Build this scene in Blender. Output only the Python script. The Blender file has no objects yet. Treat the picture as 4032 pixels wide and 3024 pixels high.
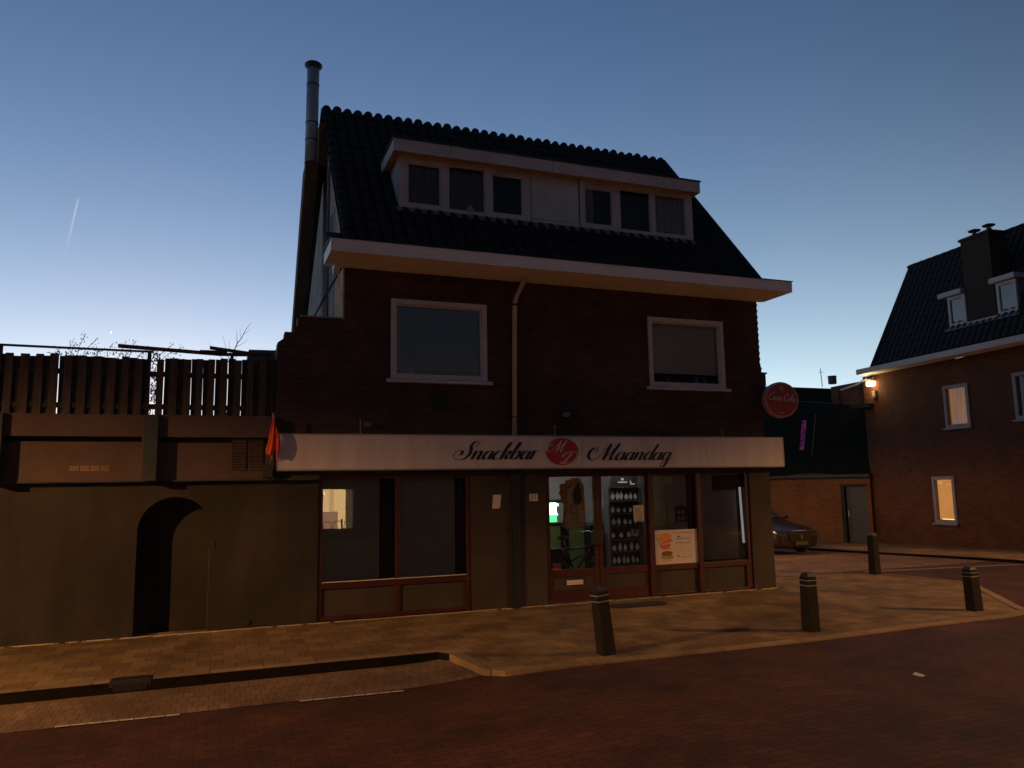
import bpy, math, random
from mathutils import Vector, Matrix
R = math.radians
rnd = random.Random(7)
sc = bpy.context.scene
col = sc.collection

# ------------------------------------------------------------------ camera
cam = bpy.data.cameras.new('camera'); cam.sensor_width = 36; cam.lens = 27.11
cam.clip_start = 0.05; cam.clip_end = 30000
co = bpy.data.objects.new('camera', cam); col.objects.link(co)
yaw, pitch, roll = 0.365782, 0.131123, -0.016742
fw = Vector((math.sin(yaw)*math.cos(pitch), math.cos(yaw)*math.cos(pitch), math.sin(pitch)))
rt = Vector((math.cos(yaw), -math.sin(yaw), 0)); up = rt.cross(fw)
r2 = math.cos(roll)*rt + math.sin(roll)*up; u2 = -math.sin(roll)*rt + math.cos(roll)*up
m = Matrix((r2, u2, -fw)).transposed().to_4x4(); m.translation = Vector((0, -12.6862, 2.08))
co.matrix_world = m
sc.camera = co

# ------------------------------------------------------------------ dusk sky
w = bpy.data.worlds.new("World"); sc.world = w; w.use_nodes = True
nt = w.node_tree; bg = nt.nodes['Background']; N = nt.nodes.new; Lk = nt.links.new
sky = N('ShaderNodeTexSky'); sky.sky_type = 'NISHITA'; sky.sun_disc = False
SUN_EL, SUN_AZ = R(-1.0), R(-4)
sky.sun_elevation = SUN_EL; sky.sun_rotation = SUN_AZ
sky.air_density = 1.0; sky.ozone_density = 3.0
tc = N('ShaderNodeTexCoord'); sx = N('ShaderNodeSeparateXYZ'); Lk(tc.outputs['Generated'], sx.inputs[0])
def mth(op, a, b=None, clamp=False):
    n = N('ShaderNodeMath'); n.operation = op; n.use_clamp = clamp
    for i, v in enumerate((a, b)):
        if v is None: continue
        if isinstance(v, (int, float)): n.inputs[i].default_value = v
        else: Lk(v, n.inputs[i])
    return n.outputs[0]
zc = mth('MAXIMUM', sx.outputs[2], 0.0)
ex = mth('POWER', 2.71828, mth('MULTIPLY', zc, -7.5))
az = mth('ADD', mth('MULTIPLY', sx.outputs[1], 0.5), mth('MULTIPLY', sx.outputs[0], 0.12))
az = mth('ADD', az, 0.5, True)
gl = mth('MULTIPLY', ex, mth('ADD', mth('MULTIPLY', az, 0.75), 0.25))
mx = N('ShaderNodeMix'); mx.data_type = 'RGBA'; mx.blend_type = 'ADD'; mx.inputs['Factor'].default_value = 1
glc = N('ShaderNodeMix'); glc.data_type = 'RGBA'; glc.inputs['A'].default_value = (0, 0, 0, 1)
glc.inputs['B'].default_value = (1.16, 1.44, 1.66, 1); Lk(gl, glc.inputs['Factor'])
tn = N('ShaderNodeMix'); tn.data_type = 'RGBA'; tn.blend_type = 'MULTIPLY'; tn.inputs['Factor'].default_value = 1
tn.inputs['B'].default_value = (.97, .89, .73, 1); Lk(sky.outputs[0], tn.inputs['A']); Lk(tn.outputs['Result'], mx.inputs['A']); Lk(glc.outputs['Result'], mx.inputs['B'])
# the eastern half of the sky, behind the camera, is already night-dark
mr = N('ShaderNodeMapRange'); mr.interpolation_type = 'SMOOTHSTEP'
Lk(mth('ADD', mth('MULTIPLY', sx.outputs[1], 1.0), mth('MULTIPLY', sx.outputs[0], -0.35)), mr.inputs[0])
mr.inputs[1].default_value = -.45; mr.inputs[2].default_value = .50; mr.inputs[3].default_value = .33; mr.inputs[4].default_value = 1.0
hs = N('ShaderNodeMix'); hs.data_type = 'RGBA'; hs.blend_type = 'MULTIPLY'; hs.inputs['Factor'].default_value = 1
hs.inputs['B'].default_value = (1.0, 1.0, 1.0, 1); Lk(mx.outputs['Result'], hs.inputs['A'])
Lk(hs.outputs['Result'], bg.inputs[0]); Lk(mr.outputs[0], bg.inputs[1])

# last trace of the sun, on the horizon behind the snackbar
sl = bpy.data.lights.new('sun', 'SUN'); sl.energy = 0.015; sl.angle = R(12); sl.color = (1, .8, .65)
so = bpy.data.objects.new('sun', sl); col.objects.link(so)
so.rotation_euler = (R(90-2), 0, R(180)-SUN_AZ)   # shines from the west, low
sc.view_settings.view_transform = 'Standard'; sc.view_settings.look = 'None'
sc.view_settings.exposure = 0.0; sc.view_settings.gamma = 1.0

# ------------------------------------------------------------------ helpers
def tag(o, label=None, cat=None, group=None, kind=None):
    if label: o['label'] = label
    if cat: o['category'] = cat
    if group: o['group'] = group
    if kind: o['kind'] = kind
    return o
def empty(name, loc=(0, 0, 0), rz=0, label=None, cat=None, group=None):
    o = bpy.data.objects.new(name, None); o.empty_display_size = .2
    col.objects.link(o); o.location = loc; o.rotation_euler = (0, 0, rz)
    return tag(o, label, cat, group)
class MB:
    def __init__(s): s.v = []; s.f = []
    def add(s, vs, fs):
        n = len(s.v); s.v += [tuple(p) for p in vs]; s.f += [tuple(i+n for i in f) for f in fs]; return s
    def box(s, x0, x1, y0, y1, z0, z1):
        return s.add([(x0,y0,z0),(x1,y0,z0),(x1,y1,z0),(x0,y1,z0),(x0,y0,z1),(x1,y0,z1),(x1,y1,z1),(x0,y1,z1)],
              [(0,3,2,1),(4,5,6,7),(0,1,5,4),(1,2,6,5),(2,3,7,6),(3,0,4,7)])
    def quad(s, a, b, c, d): return s.add([a, b, c, d], [(0,1,2,3)])
    def hexa(s, P): return s.add(P, [(0,3,2,1),(4,5,6,7),(0,1,5,4),(1,2,6,5),(2,3,7,6),(3,0,4,7)])
    def prism(s, poly, y0, y1):          # poly in x,z extruded along y
        n = len(poly); a = [(x, y0, z) for x, z in poly]; b = [(x, y1, z) for x, z in poly]
        return s.add(a+b, [tuple(range(n)), tuple(range(2*n-1, n-1, -1))] + [(i, i+n, (i+1) % n+n, (i+1) % n) for i in range(n)])
    def prismz(s, poly, z0, z1):         # poly in x,y extruded up
        n = len(poly); a = [(x, y, z0) for x, y in poly]; b = [(x, y, z1) for x, y in poly]
        return s.add(a+b, [tuple(range(n-1, -1, -1)), tuple(range(n, 2*n))] + [(i, (i+1) % n, (i+1) % n+n, i+n) for i in range(n)])
    def prismx(s, poly, x0, x1):         # poly in y,z extruded along x
        n = len(poly); a = [(x0, y, z) for y, z in poly]; b = [(x1, y, z) for y, z in poly]
        return s.add(a+b, [tuple(range(n)), tuple(range(2*n-1, n-1, -1))] + [(i, i+n, (i+1) % n+n, (i+1) % n) for i in range(n)])
    def tube(s, pts, r, n=8, caps=True):
        pts = [Vector(p) for p in pts]; rr = r if isinstance(r, (list, tuple)) else [r]*len(pts)
        base = len(s.v); prev = None
        for i, p in enumerate(pts):
            d = (pts[min(i+1, len(pts)-1)] - pts[max(i-1, 0)]).normalized()
            if prev is None:
                a = Vector((0, 0, 1)) if abs(d.z) < .9 else Vector((1, 0, 0)); a = d.cross(a).normalized()
            else: a = (prev - d*prev.dot(d)).normalized()
            prev = a; b = d.cross(a)
            s.v += [tuple(p + rr[i]*(math.cos(t)*a + math.sin(t)*b)) for t in [2*math.pi*k/n for k in range(n)]]
        for i in range(len(pts)-1):
            for k in range(n):
                q = base+i*n; s.f.append((q+k, q+(k+1) % n, q+n+(k+1) % n, q+n+k))
        if caps:
            s.f.append(tuple(base+k for k in range(n-1, -1, -1))); q = base+(len(pts)-1)*n
            s.f.append(tuple(q+k for k in range(n)))
        return s
    def lathe(s, prof, n=24, c=(0, 0, 0), axis='z'):
        base = len(s.v)
        for r, h in prof:
            for k in range(n):
                t = 2*math.pi*k/n; a, b = r*math.cos(t), r*math.sin(t)
                p = {'z': (a, b, h), 'y': (a, h, b), 'x': (h, a, b)}[axis]
                s.v.append((p[0]+c[0], p[1]+c[1], p[2]+c[2]))
        for i in range(len(prof)-1):
            for k in range(n):
                q = base+i*n; s.f.append((q+k, q+(k+1) % n, q+n+(k+1) % n, q+n+k))
        s.f.append(tuple(base+k for k in range(n))); q = base+(len(prof)-1)*n; s.f.append(tuple(q+k for k in range(n-1, -1, -1)))
        return s
    def grid(s, x0, x1, z0, z1, holes, y0, y1):     # wall with rectangular openings, solid
        xs = sorted({x0, x1} | {h[0] for h in holes} | {h[1] for h in holes}); zs = sorted({z0, z1} | {h[2] for h in holes} | {h[3] for h in holes})
        xs = [x for x in xs if x0 <= x <= x1]; zs = [z for z in zs if z0 <= z <= z1]
        idx = {}
        def vid(x, y, z):
            k = (x, y, z)
            if k not in idx: idx[k] = len(s.v); s.v.append(k)
            return idx[k]
        solid = {}
        for i in range(len(xs)-1):
            for j in range(len(zs)-1):
                cx, cz = (xs[i]+xs[i+1])/2, (zs[j]+zs[j+1])/2
                solid[i, j] = not any(h[0] < cx < h[1] and h[2] < cz < h[3] for h in holes)
        for (i, j), ok in solid.items():
            if not ok: continue
            a, b, c, d = xs[i], xs[i+1], zs[j], zs[j+1]
            s.f.append((vid(a,y0,c), vid(b,y0,c), vid(b,y0,d), vid(a,y0,d)))
            s.f.append((vid(a,y1,c), vid(a,y1,d), vid(b,y1,d), vid(b,y1,c)))
            if not solid.get((i-1, j)): s.f.append((vid(a,y0,c), vid(a,y0,d), vid(a,y1,d), vid(a,y1,c)))
            if not solid.get((i+1, j)): s.f.append((vid(b,y0,c), vid(b,y1,c), vid(b,y1,d), vid(b,y0,d)))
            if not solid.get((i, j-1)): s.f.append((vid(a,y0,c), vid(a,y1,c), vid(b,y1,c), vid(b,y0,c)))
            if not solid.get((i, j+1)): s.f.append((vid(a,y0,d), vid(b,y0,d), vid(b,y1,d), vid(a,y1,d)))
        return s
    def build(s, name, mat, parent=None, smooth=False, bevel=0):
        me = bpy.data.meshes.new(name); me.from_pydata(s.v, [], s.f); me.update()
        if mat: me.materials.append(mat)
        if smooth:
            for p in me.polygons: p.use_smooth = True
        o = bpy.data.objects.new(name, me); col.objects.link(o)
        if parent: o.parent = parent
        if bevel:
            b = o.modifiers.new('b', 'BEVEL'); b.width = bevel; b.segments = 2; b.limit_method = 'ANGLE'
        return o
def struct(o): o['kind'] = 'structure'; return o
def frame_ring(mb, x0, x1, z0, z1, t, y0, y1):
    mb.box(x0, x0+t, y0, y1, z0, z1); mb.box(x1-t, x1, y0, y1, z0, z1)
    mb.box(x0+t, x1-t, y0+.001, y1, z0, z0+t); mb.box(x0+t, x1-t, y0+.001, y1, z1-t, z1); return mb
def text_mesh(txt, size, mat, parent, name, loc, rot=(R(90), 0, 0), sxw=1, align='LEFT', ext=.0):
    cu = bpy.data.curves.new(name, 'FONT'); cu.body = txt; cu.size = size; cu.align_x = align; cu.extrude = ext
    t = bpy.data.objects.new('tmp', cu); col.objects.link(t)
    bpy.context.view_layer.update()
    me = bpy.data.meshes.new_from_object(t.evaluated_get(bpy.context.evaluated_depsgraph_get()))
    bpy.data.objects.remove(t)
    me.materials.clear(); me.materials.append(mat)
    Mx = Matrix.Translation(loc) @ __import__('mathutils').Euler(rot).to_matrix().to_4x4() @ Matrix.Diagonal((sxw, 1, 1, 1))
    me.transform(Mx)
    o = bpy.data.objects.new(name, me); col.objects.link(o); o.parent = parent; return o

# ------------------------------------------------------------------ materials
def newmat(name):
    mt = bpy.data.materials.new(name); mt.use_nodes = True
    return mt, mt.node_tree, mt.node_tree.nodes['Principled BSDF']
def ramp2(t, fac, c1, c2, p0=0.3, p1=0.7):
    r = t.nodes.new('ShaderNodeValToRGB'); r.color_ramp.elements[0].position = p0; r.color_ramp.elements[1].position = p1
    r.color_ramp.elements[0].color = (*c1, 1); r.color_ramp.elements[1].color = (*c2, 1); t.links.new(fac, r.inputs[0]); return r.outputs[0]
def pm(name, c, rough=.7, var=.25, scale=6, bump=0.15, metal=0, spec=.5, stretch=(1, 1, 1), bdist=.01, streak=False):
    mt, t, b = newmat(name)
    tcn = t.nodes.new('ShaderNodeTexCoord'); mp = t.nodes.new('ShaderNodeMapping'); mp.inputs['Scale'].default_value = stretch
    t.links.new(tcn.outputs['Object'], mp.inputs[0])
    nz = t.nodes.new('ShaderNodeTexNoise'); nz.inputs['Scale'].default_value = scale; nz.inputs['Detail'].default_value = 8; nz.inputs['Roughness'].default_value = .65
    t.links.new(mp.outputs[0], nz.inputs[0])
    lo = tuple(x*(1-var) for x in c); hi = tuple(min(1, x*(1+var)) for x in c)
    colr = ramp2(t, nz.outputs[0], lo, hi)
    if streak:      # rain streaks and old patches with a shape of their own
        m3 = t.nodes.new('ShaderNodeMapping'); m3.inputs['Scale'].default_value = (2.6, 2.6, .22); t.links.new(tcn.outputs['Object'], m3.inputs[0])
        n4 = t.nodes.new('ShaderNodeTexNoise'); n4.inputs['Scale'].default_value = 1.6; n4.inputs['Detail'].default_value = 6; t.links.new(m3.outputs[0], n4.inputs[0])
        n5 = t.nodes.new('ShaderNodeTexNoise'); n5.inputs['Scale'].default_value = .55; n5.inputs['Detail'].default_value = 2; t.links.new(tcn.outputs['Object'], n5.inputs[0])
        for src, a_, b_, p_, q_ in ((n4.outputs[0], .86, 1.10, .38, .64), (n5.outputs[0], .86, 1.16, .44, .56)):
            mm = t.nodes.new('ShaderNodeMix'); mm.data_type = 'RGBA'; mm.blend_type = 'MULTIPLY'; mm.inputs['Factor'].default_value = 1
            t.links.new(colr, mm.inputs['A']); t.links.new(ramp2(t, src, (a_,)*3, (b_,)*3, p_, q_), mm.inputs['B']); colr = mm.outputs['Result']
    t.links.new(colr, b.inputs['Base Color'])
    b.inputs['Roughness'].default_value = rough; b.inputs['Metallic'].default_value = metal; b.inputs['Specular IOR Level'].default_value = spec
    if bump:
        n2 = t.nodes.new('ShaderNodeTexNoise'); n2.inputs['Scale'].default_value = scale*9; n2.inputs['Detail'].default_value = 5
        t.links.new(mp.outputs[0], n2.inputs[0])
        bp = t.nodes.new('ShaderNodeBump'); bp.inputs['Strength'].default_value = bump; bp.inputs['Distance'].default_value = bdist
        t.links.new(n2.outputs[0], bp.inputs['Height']); t.links.new(bp.outputs[0], b.inputs['Normal'])
    return mt
def brickmat(name, c1, c2, mortar, bw=.22, rh=.0625, ms=.006, horiz=False, rough=.85, off=.5, bump=.6, rot=0, big=.35, freq=2, ssp=.3, bdist=.006):
    mt, t, b = newmat(name)
    L = t.links.new; n = t.nodes.new
    tcn = n('ShaderNodeTexCoord'); sp = n('ShaderNodeSeparateXYZ'); cb = n('ShaderNodeCombineXYZ')
    if horiz:
        mp = n('ShaderNodeMapping'); mp.inputs['Rotation'].default_value = (0, 0, rot); L(tcn.outputs['Object'], mp.inputs[0]); L(mp.outputs[0], sp.inputs[0])
        L(sp.outputs[0], cb.inputs[0]); L(sp.outputs[1], cb.inputs[1])
    else:
        L(tcn.outputs['Object'], sp.inputs[0])
        ad = n('ShaderNodeMath'); ad.operation = 'ADD'; L(sp.outputs[0], ad.inputs[0]); L(sp.outputs[1], ad.inputs[1])
        L(ad.outputs[0], cb.inputs[0]); L(sp.outputs[2], cb.inputs[1])
    # slight wobble so courses are not ruler-straight
    wz = n('ShaderNodeTexNoise'); wz.inputs['Scale'].default_value = 3.0; L(cb.outputs[0], wz.inputs[0])
    ws = n('ShaderNodeVectorMath'); ws.operation = 'SCALE'; ws.inputs['Scale'].default_value = .012 if horiz else .006
    wc = n('ShaderNodeVectorMath'); wc.operation = 'SUBTRACT'; wc.inputs[1].default_value = (.5, .5, .5)
    L(wz.outputs['Color'], wc.inputs[0]); L(wc.outputs[0], ws.inputs[0])
    wa = n('ShaderNodeVectorMath'); wa.operation = 'ADD'; L(cb.outputs[0], wa.inputs[0]); L(ws.outputs[0], wa.inputs[1])
    br = n('ShaderNodeTexBrick'); br.inputs['Scale'].default_value = 1; br.inputs['Brick Width'].default_value = bw; br.inputs['Row Height'].default_value = rh
    br.inputs['Mortar Size'].default_value = ms; br.inputs['Mortar Smooth'].default_value = .3; br.offset = off; br.offset_frequency = freq
    br.inputs['Color1'].default_value = (*c1, 1); br.inputs['Color2'].default_value = (*c2, 1); br.inputs['Mortar'].default_value = (*mortar, 1)
    L(wa.outputs[0], br.inputs[0])
    nz = n('ShaderNodeTexNoise'); nz.inputs['Scale'].default_value = 1.3; nz.inputs['Detail'].default_value = 8; L(tcn.outputs['Object'], nz.inputs[0])
    r = ramp2(t, nz.outputs[0], (1-big,)*3, (1+big*.5,)*3, .3, .7)
    n3 = n('ShaderNodeTexNoise'); n3.inputs['Scale'].default_value = 60; n3.inputs['Detail'].default_value = 4; L(tcn.outputs['Object'], n3.inputs[0])
    r3 = ramp2(t, n3.outputs[0], (.75,)*3, (1.2,)*3, .3, .7)
    m1 = n('ShaderNodeMix'); m1.data_type = 'RGBA'; m1.blend_type = 'MULTIPLY'; m1.inputs['Factor'].default_value = 1
    L(br.outputs[0], m1.inputs['A']); L(r, m1.inputs['B'])
    m2 = n('ShaderNodeMix'); m2.data_type = 'RGBA'; m2.blend_type = 'MULTIPLY'; m2.inputs['Factor'].default_value = 1
    L(m1.outputs['Result'], m2.inputs['A']); L(r3, m2.inputs['B'])
    nb = n('ShaderNodeTexNoise'); nb.inputs['Scale'].default_value = .42; nb.inputs['Detail'].default_value = 5; nb.inputs['Roughness'].default_value = .7; L(tcn.outputs['Object'], nb.inputs[0])
    m5 = n('ShaderNodeMix'); m5.data_type = 'RGBA'; m5.blend_type = 'MULTIPLY'; m5.inputs['Factor'].default_value = 1 if horiz else .5
    L(m2.outputs['Result'], m5.inputs['A']); L(ramp2(t, nb.outputs[0], (.70,)*3, (1.28,)*3, .38, .62), m5.inputs['B']); L(m5.outputs['Result'], b.inputs['Base Color'])
    b.inputs['Roughness'].default_value = rough; b.inputs['Specular IOR Level'].default_value = ssp
    inv = n('ShaderNodeMath'); inv.operation = 'SUBTRACT'; inv.inputs[0].default_value = 1; L(br.outputs['Fac'], inv.inputs[1])
    hh = n('ShaderNodeMath'); hh.operation = 'MULTIPLY_ADD'; L(n3.outputs[0], hh.inputs[0]); hh.inputs[1].default_value = .35; L(inv.outputs[0], hh.inputs[2])
    bp = n('ShaderNodeBump'); bp.inputs['Strength'].default_value = bump; bp.inputs['Distance'].default_value = bdist
    L(hh.outputs[0], bp.inputs['Height']); L(bp.outputs[0], b.inputs['Normal'])
    return mt
def glassmat(name, tint=(.85, .88, .9), k=1.7, rough=.0, wav=.0):
    mt = bpy.data.materials.new(name); mt.use_nodes = True; t = mt.node_tree; t.nodes.clear(); n = t.nodes.new; L = t.links.new
    out = n('ShaderNodeOutputMaterial'); mixs = n('ShaderNodeMixShader'); tr = n('ShaderNodeBsdfTransparent'); tr.inputs[0].default_value = (*tint, 1)
    g = n('ShaderNodeBsdfGlossy'); g.inputs['Roughness'].default_value = rough; g.inputs[0].default_value = (1, 1, 1, 1)
    fr = n('ShaderNodeFresnel'); fr.inputs[0].default_value = 1.5; mu = n('ShaderNodeMath'); mu.operation = 'MULTIPLY'; mu.use_clamp = True
    mu.inputs[1].default_value = k; L(fr.outputs[0], mu.inputs[0]); L(mu.outputs[0], mixs.inputs[0]); L(tr.outputs[0], mixs.inputs[1]); L(g.outputs[0], mixs.inputs[2])
    if wav:
        nz = n('ShaderNodeTexNoise'); nz.inputs['Scale'].default_value = 2.2; tcn = n('ShaderNodeTexCoord'); L(tcn.outputs['Object'], nz.inputs[0])
        bp = n('ShaderNodeBump'); bp.inputs['Strength'].default_value = wav; bp.inputs['Distance'].default_value = .02
        L(nz.outputs[0], bp.inputs['Height']); L(bp.outputs[0], g.inputs['Normal'])
    L(mixs.outputs[0], out.inputs[0]); return mt
def emis(name, c, s):
    mt = bpy.data.materials.new(name); mt.use_nodes = True; t = mt.node_tree; t.nodes.clear()
    out = t.nodes.new('ShaderNodeOutputMaterial'); e = t.nodes.new('ShaderNodeEmission'); e.inputs[0].default_value = (*c, 1); e.inputs[1].default_value = s
    t.links.new(e.outputs[0], out.inputs[0]); return mt

M = dict(
 brick=brickmat('dark_red_brick', (.090, .046, .033), (.058, .031, .023), (.09, .07, .055), ms=.005, big=.35),
 brick_side=brickmat('old_brown_brick', (.125, .037, .009), (.08, .023, .006), (.08, .04, .015), big=.2),
 brick_orange=brickmat('orange_brick', (.22, .078, .017), (.155, .050, .012), (.16, .09, .03), big=.2),
 plaster=pm('grey_brown_plaster', (.043, .031, .023), .9, .3, 1.6, .25),
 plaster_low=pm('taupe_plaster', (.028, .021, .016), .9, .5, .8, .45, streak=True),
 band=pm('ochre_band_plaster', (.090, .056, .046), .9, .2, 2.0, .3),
 dark_pil=pm('slate_paint_and_shade', (.035, .040, .042), .8, .2, 4, .2),
 gable=pm('pale_render', (.34, .32, .30), .95, .3, 3.0, .9, stretch=(1, 1, .6), bdist=.03),
 fascia=pm('white_fascia_paint', (.74, .70, .71), .55, .06, 2, .03),
 soffit=pm('cream_soffit_paint', (.80, .80, .74), .7, .08, 2, .05),
 houseframe=pm('dull_house_frame', (.20, .18, .19), .6, .08, 3, .03), housefascia=pm('dull_house_fascia', (.40, .36, .36), .6, .08, 3, .03),
 returnp=pm('orange_lit_render', (.52, .34, .19), .95, .3, 5, .8, bdist=.02),  # orange lamp light on the corner return is put into this colour
 frame=pm('white_frame_paint', (.52, .48, .50), .5, .06, 3, .03),
 dormer=pm('dormer_paint', (.44, .43, .46), .6, .1, 3, .05),
 panel=pm('dormer_panel', (.40, .43, .45), .5, .2, .9, .02),
 dorsof=pm('dormer_soffit', (.60, .36, .16), .7, .1, 3, .05),
 tile=pm('dark_roof_tile', (.016, .018, .019), .9, .35, 9, .4, spec=.25),
 moss_tile=pm('mossy_roof_tile', (.007, .008, .006), .95, .45, 5, .4, spec=.15),
 lead=pm('lead_flashing', (.13, .13, .14), .6, .2, 8, .3),
 red=pm('oxblood_frame_paint', (.050, .0085, .0075), .45, .4, 5, .1, spec=.4),
 sign=pm('off_white_sign_face', (.64, .54, .50), .5, .12, 1.4, .02, stretch=(3, 1, .35)),
 signedge=pm('sign_edge_metal', (.35, .30, .27), .4, .1, 4, .02, metal=.4),
 black=pm('black_lettering', (.012, .012, .014), .5, .1, 5, 0),
 logored=pm('logo_red', (.46, .022, .025), .5, .05, 4, 0),
 logowhite=pm('logo_white', (.62, .50, .48), .5, .05, 4, 0),
 cokered=pm('disc_red', (.36, .045, .026), .35, .25, 3, .02, spec=.6),
 cokerim=pm('disc_rim', (.50, .22, .19), .35, .15, 4, .02, spec=.6),
 pipe=pm('pale_downpipe', (.52, .40, .33), .5, .1, 5, .04),
 darkpipe=pm('dark_downpipe', (.007, .009, .012), .5, .2, 5, .05),
 steel=pm('flue_steel', (.36, .40, .47), .62, .2, 6, .05, metal=.5),
 steeldark=pm('sooty_cap', (.05, .05, .05), .6, .3, 6, .2, metal=.5),
 stack=pm('brown_stack', (.10, .065, .04), .95, .3, 4, .5),
 stackdark=pm('dark_chimney_brick', (.030, .024, .016), .95, .3, 4, .5),
 wood=pm('weathered_fence_wood', (.09, .060, .042), .9, .4, 3, .5, stretch=(8, 8, .6)),
 wood2=pm('dark_fence_wood', (.045, .036, .032), .9, .4, 3, .5, stretch=(8, 8, .6)),
 bollard=pm('tarred_bollard_wood', (.022, .018, .014), .85, .3, 4, .5, spec=.15, stretch=(6, 6, .7)),
 bollard_cap=pm('black_cap', (.014, .012, .010), .6, .3, 6, .3),
 ring=pm('pale_ring_band', (.30, .26, .22), .5, .2, 9, .1),
 leaf=pm('dark_leaf', (.03, .04, .022), .8, .4, 8, 0),
 twig=pm('bare_twig', (.05, .04, .032), .9, .3, 8, 0),
 orange=pm('orange_flag_cloth', (.80, .10, .028), .8, .12, 10, .2),
 paper=pm('white_paper', (.60, .50, .46), .8, .05, 6, .03),
 paper2=pm('cream_paper', (.48, .42, .28), .8, .06, 6, .02),
 paper3=pm('green_tinged_paper', (.50, .50, .24), .8, .15, 6, .02),
 ink=pm('grey_print', (.10, .09, .07), .8, .1, 6, 0),
 inkdark=pm('dark_print', (.03, .028, .026), .8, .1, 6, 0),
 blind=pm('taupe_roller_blind', (.40, .36, .27), .9, .08, 5, .1),
 blindblue=pm('blue_grey_blind', (.10, .11, .13), .9, .05, 5, .05),
 blindpale=pm('pale_blind', (.60, .57, .46), .9, .12, 1.2, .05),
 curtain=pm('curtain_cloth', (.11, .09, .10), .95, .25, 4, .1, stretch=(6, 1, .4)),
 net=pm('net_curtain', (.24, .24, .28), .95, .3, 5, .1, stretch=(9, 1, .3)),
 glass=glassmat('window_glass', k=2.2, wav=.12), dormerglass=glassmat('dormer_glass', k=.6, wav=.12), sideglass=glassmat('side_glass', k=.06, wav=.1),
 shopglass=glassmat('shop_glass', k=1.05, wav=.015),
 inwall=pm('interior_white', (.62, .60, .60), .8, .05, 2, .02),
 ingreen=pm('interior_green', (.20, .26, .08), .7, .1, 3, .02),
 infloor=pm('interior_floor', (.10, .09, .08), .5, .2, 3, .05),
 inblack=pm('dark_interior', (.025, .024, .026), .9, .1, 3, 0),
 white=pm('white_plastic', (.70, .70, .68), .4, .05, 4, 0),
 road=brickmat('red_clay_pavers', (.090, .030, .011), (.060, .020, .008), (.026, .012, .006), bw=.21, rh=.105, ms=.006, horiz=True, rough=.8, big=.4, ssp=.35, bump=.8),
 bay=brickmat('brown_bay_pavers', (.24, .145, .075), (.18, .11, .058), (.09, .055, .03), bw=.105, rh=.21, ms=.005, horiz=True, rough=.85, big=.25),
 pave=brickmat('buff_paving_slabs', (.27, .172, .070), (.17, .100, .040), (.09, .055, .025), bw=.30, rh=.30, ms=.006, horiz=True, rough=.9, big=.42),
 kerb=brickmat('concrete_kerb', (.32, .215, .105), (.23, .15, .075), (.06, .04, .025), bw=.6, rh=5, ms=.006, horiz=True, rough=.9, off=0, big=.2),
 kerbface=pm('kerb_side_shade', (.014, .010, .008), .98, .3, 8, .4, spec=.05),  # near-black colour stands in for the shadow band along the kerb side
 cobble=brickmat('small_cobbles', (.34, .20, .11), (.19, .11, .062), (.07, .045, .028), bw=.10, rh=.10, ms=.01, horiz=True, rough=.75, big=.3, bump=1, bdist=.012),
 line=pm('worn_road_paint', (.50, .43, .36), .8, .25, 12, .2),
 linefaint=pm('faint_road_paint', (.22, .15, .13), .8, .3, 12, .2),
 grit=pm('sandy_grit', (.62, .46, .28), .95, .3, 20, .5),
 iron=pm('cast_iron', (.03, .026, .024), .6, .3, 20, .4, metal=.3),
 mat=pm('doormat_bristle', (.025, .022, .02), .95, .3, 60, .8),
 ground=pm('far_ground', (.06, .05, .04), .95, .3, .5, .2),
 carpaint=pm('dark_car_paint', (.055, .048, .052), .25, .08, 3, 0, metal=.5, spec=.8),
 carglass=pm('car_glass', (.06, .065, .08), .08, .05, 3, 0, spec=1.0),
 rubber=pm('tyre_rubber', (.02, .02, .02), .85, .1, 9, .2),
 chrome=pm('chrome', (.55, .57, .58), .18, .05, 6, 0, metal=1),
 darkplastic=pm('black_plastic', (.02, .02, .02), .45, .1, 6, .05),
 plate=pm('yellow_plate', (.09, .075, .02), .5, .05, 5, 0),
 bikeframe=pm('black_enamel', (.02, .024, .022), .25, .1, 5, 0, spec=.8),
 doorgreen=pm('dark_door_paint', (.055, .052, .038), .6, .2, 4, .1),
 grey=pm('weathered_grey_sheet', (.13, .12, .13), .8, .25, 4, .1),
 skin_bun=pm('bun_print', (.62, .26, .07), .7, .15, 20, 0), tomato=pm('tomato_print', (.55, .12, .06), .7, .2, 20, 0), patty=pm('patty_print', (.20, .07, .03), .7, .3, 20, 0),
 lettuce=pm('lettuce_print', (.27, .26, .07), .7, .3, 20, 0), bunpale=pm('bun_base_print', (.60, .36, .16), .7, .1, 20, 0), onion=pm('onion_print', (.62, .42, .34), .7, .1, 20, 0),
 brownp=pm('golden_brown_print', (.55, .27, .08), .7, .35, 6, 0), creamp=pm('cream_print', (.80, .56, .28), .7, .15, 6, 0), choc=pm('chocolate_print', (.09, .05, .025), .5, .3, 6, 0),
 sundae=pm('sundae_print', (.92, .88, .80), .7, .2, 14, 0), rackblack=pm('rack_panel', (.028, .026, .028), .5, .2, 5, 0), pinkp=pm('pink_print', (.42, .12, .30), .7, .4, 12, 0),
 lamphouse=pm('lamp_housing', (.35, .35, .33), .5, .1, 5, .05),
)

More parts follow.
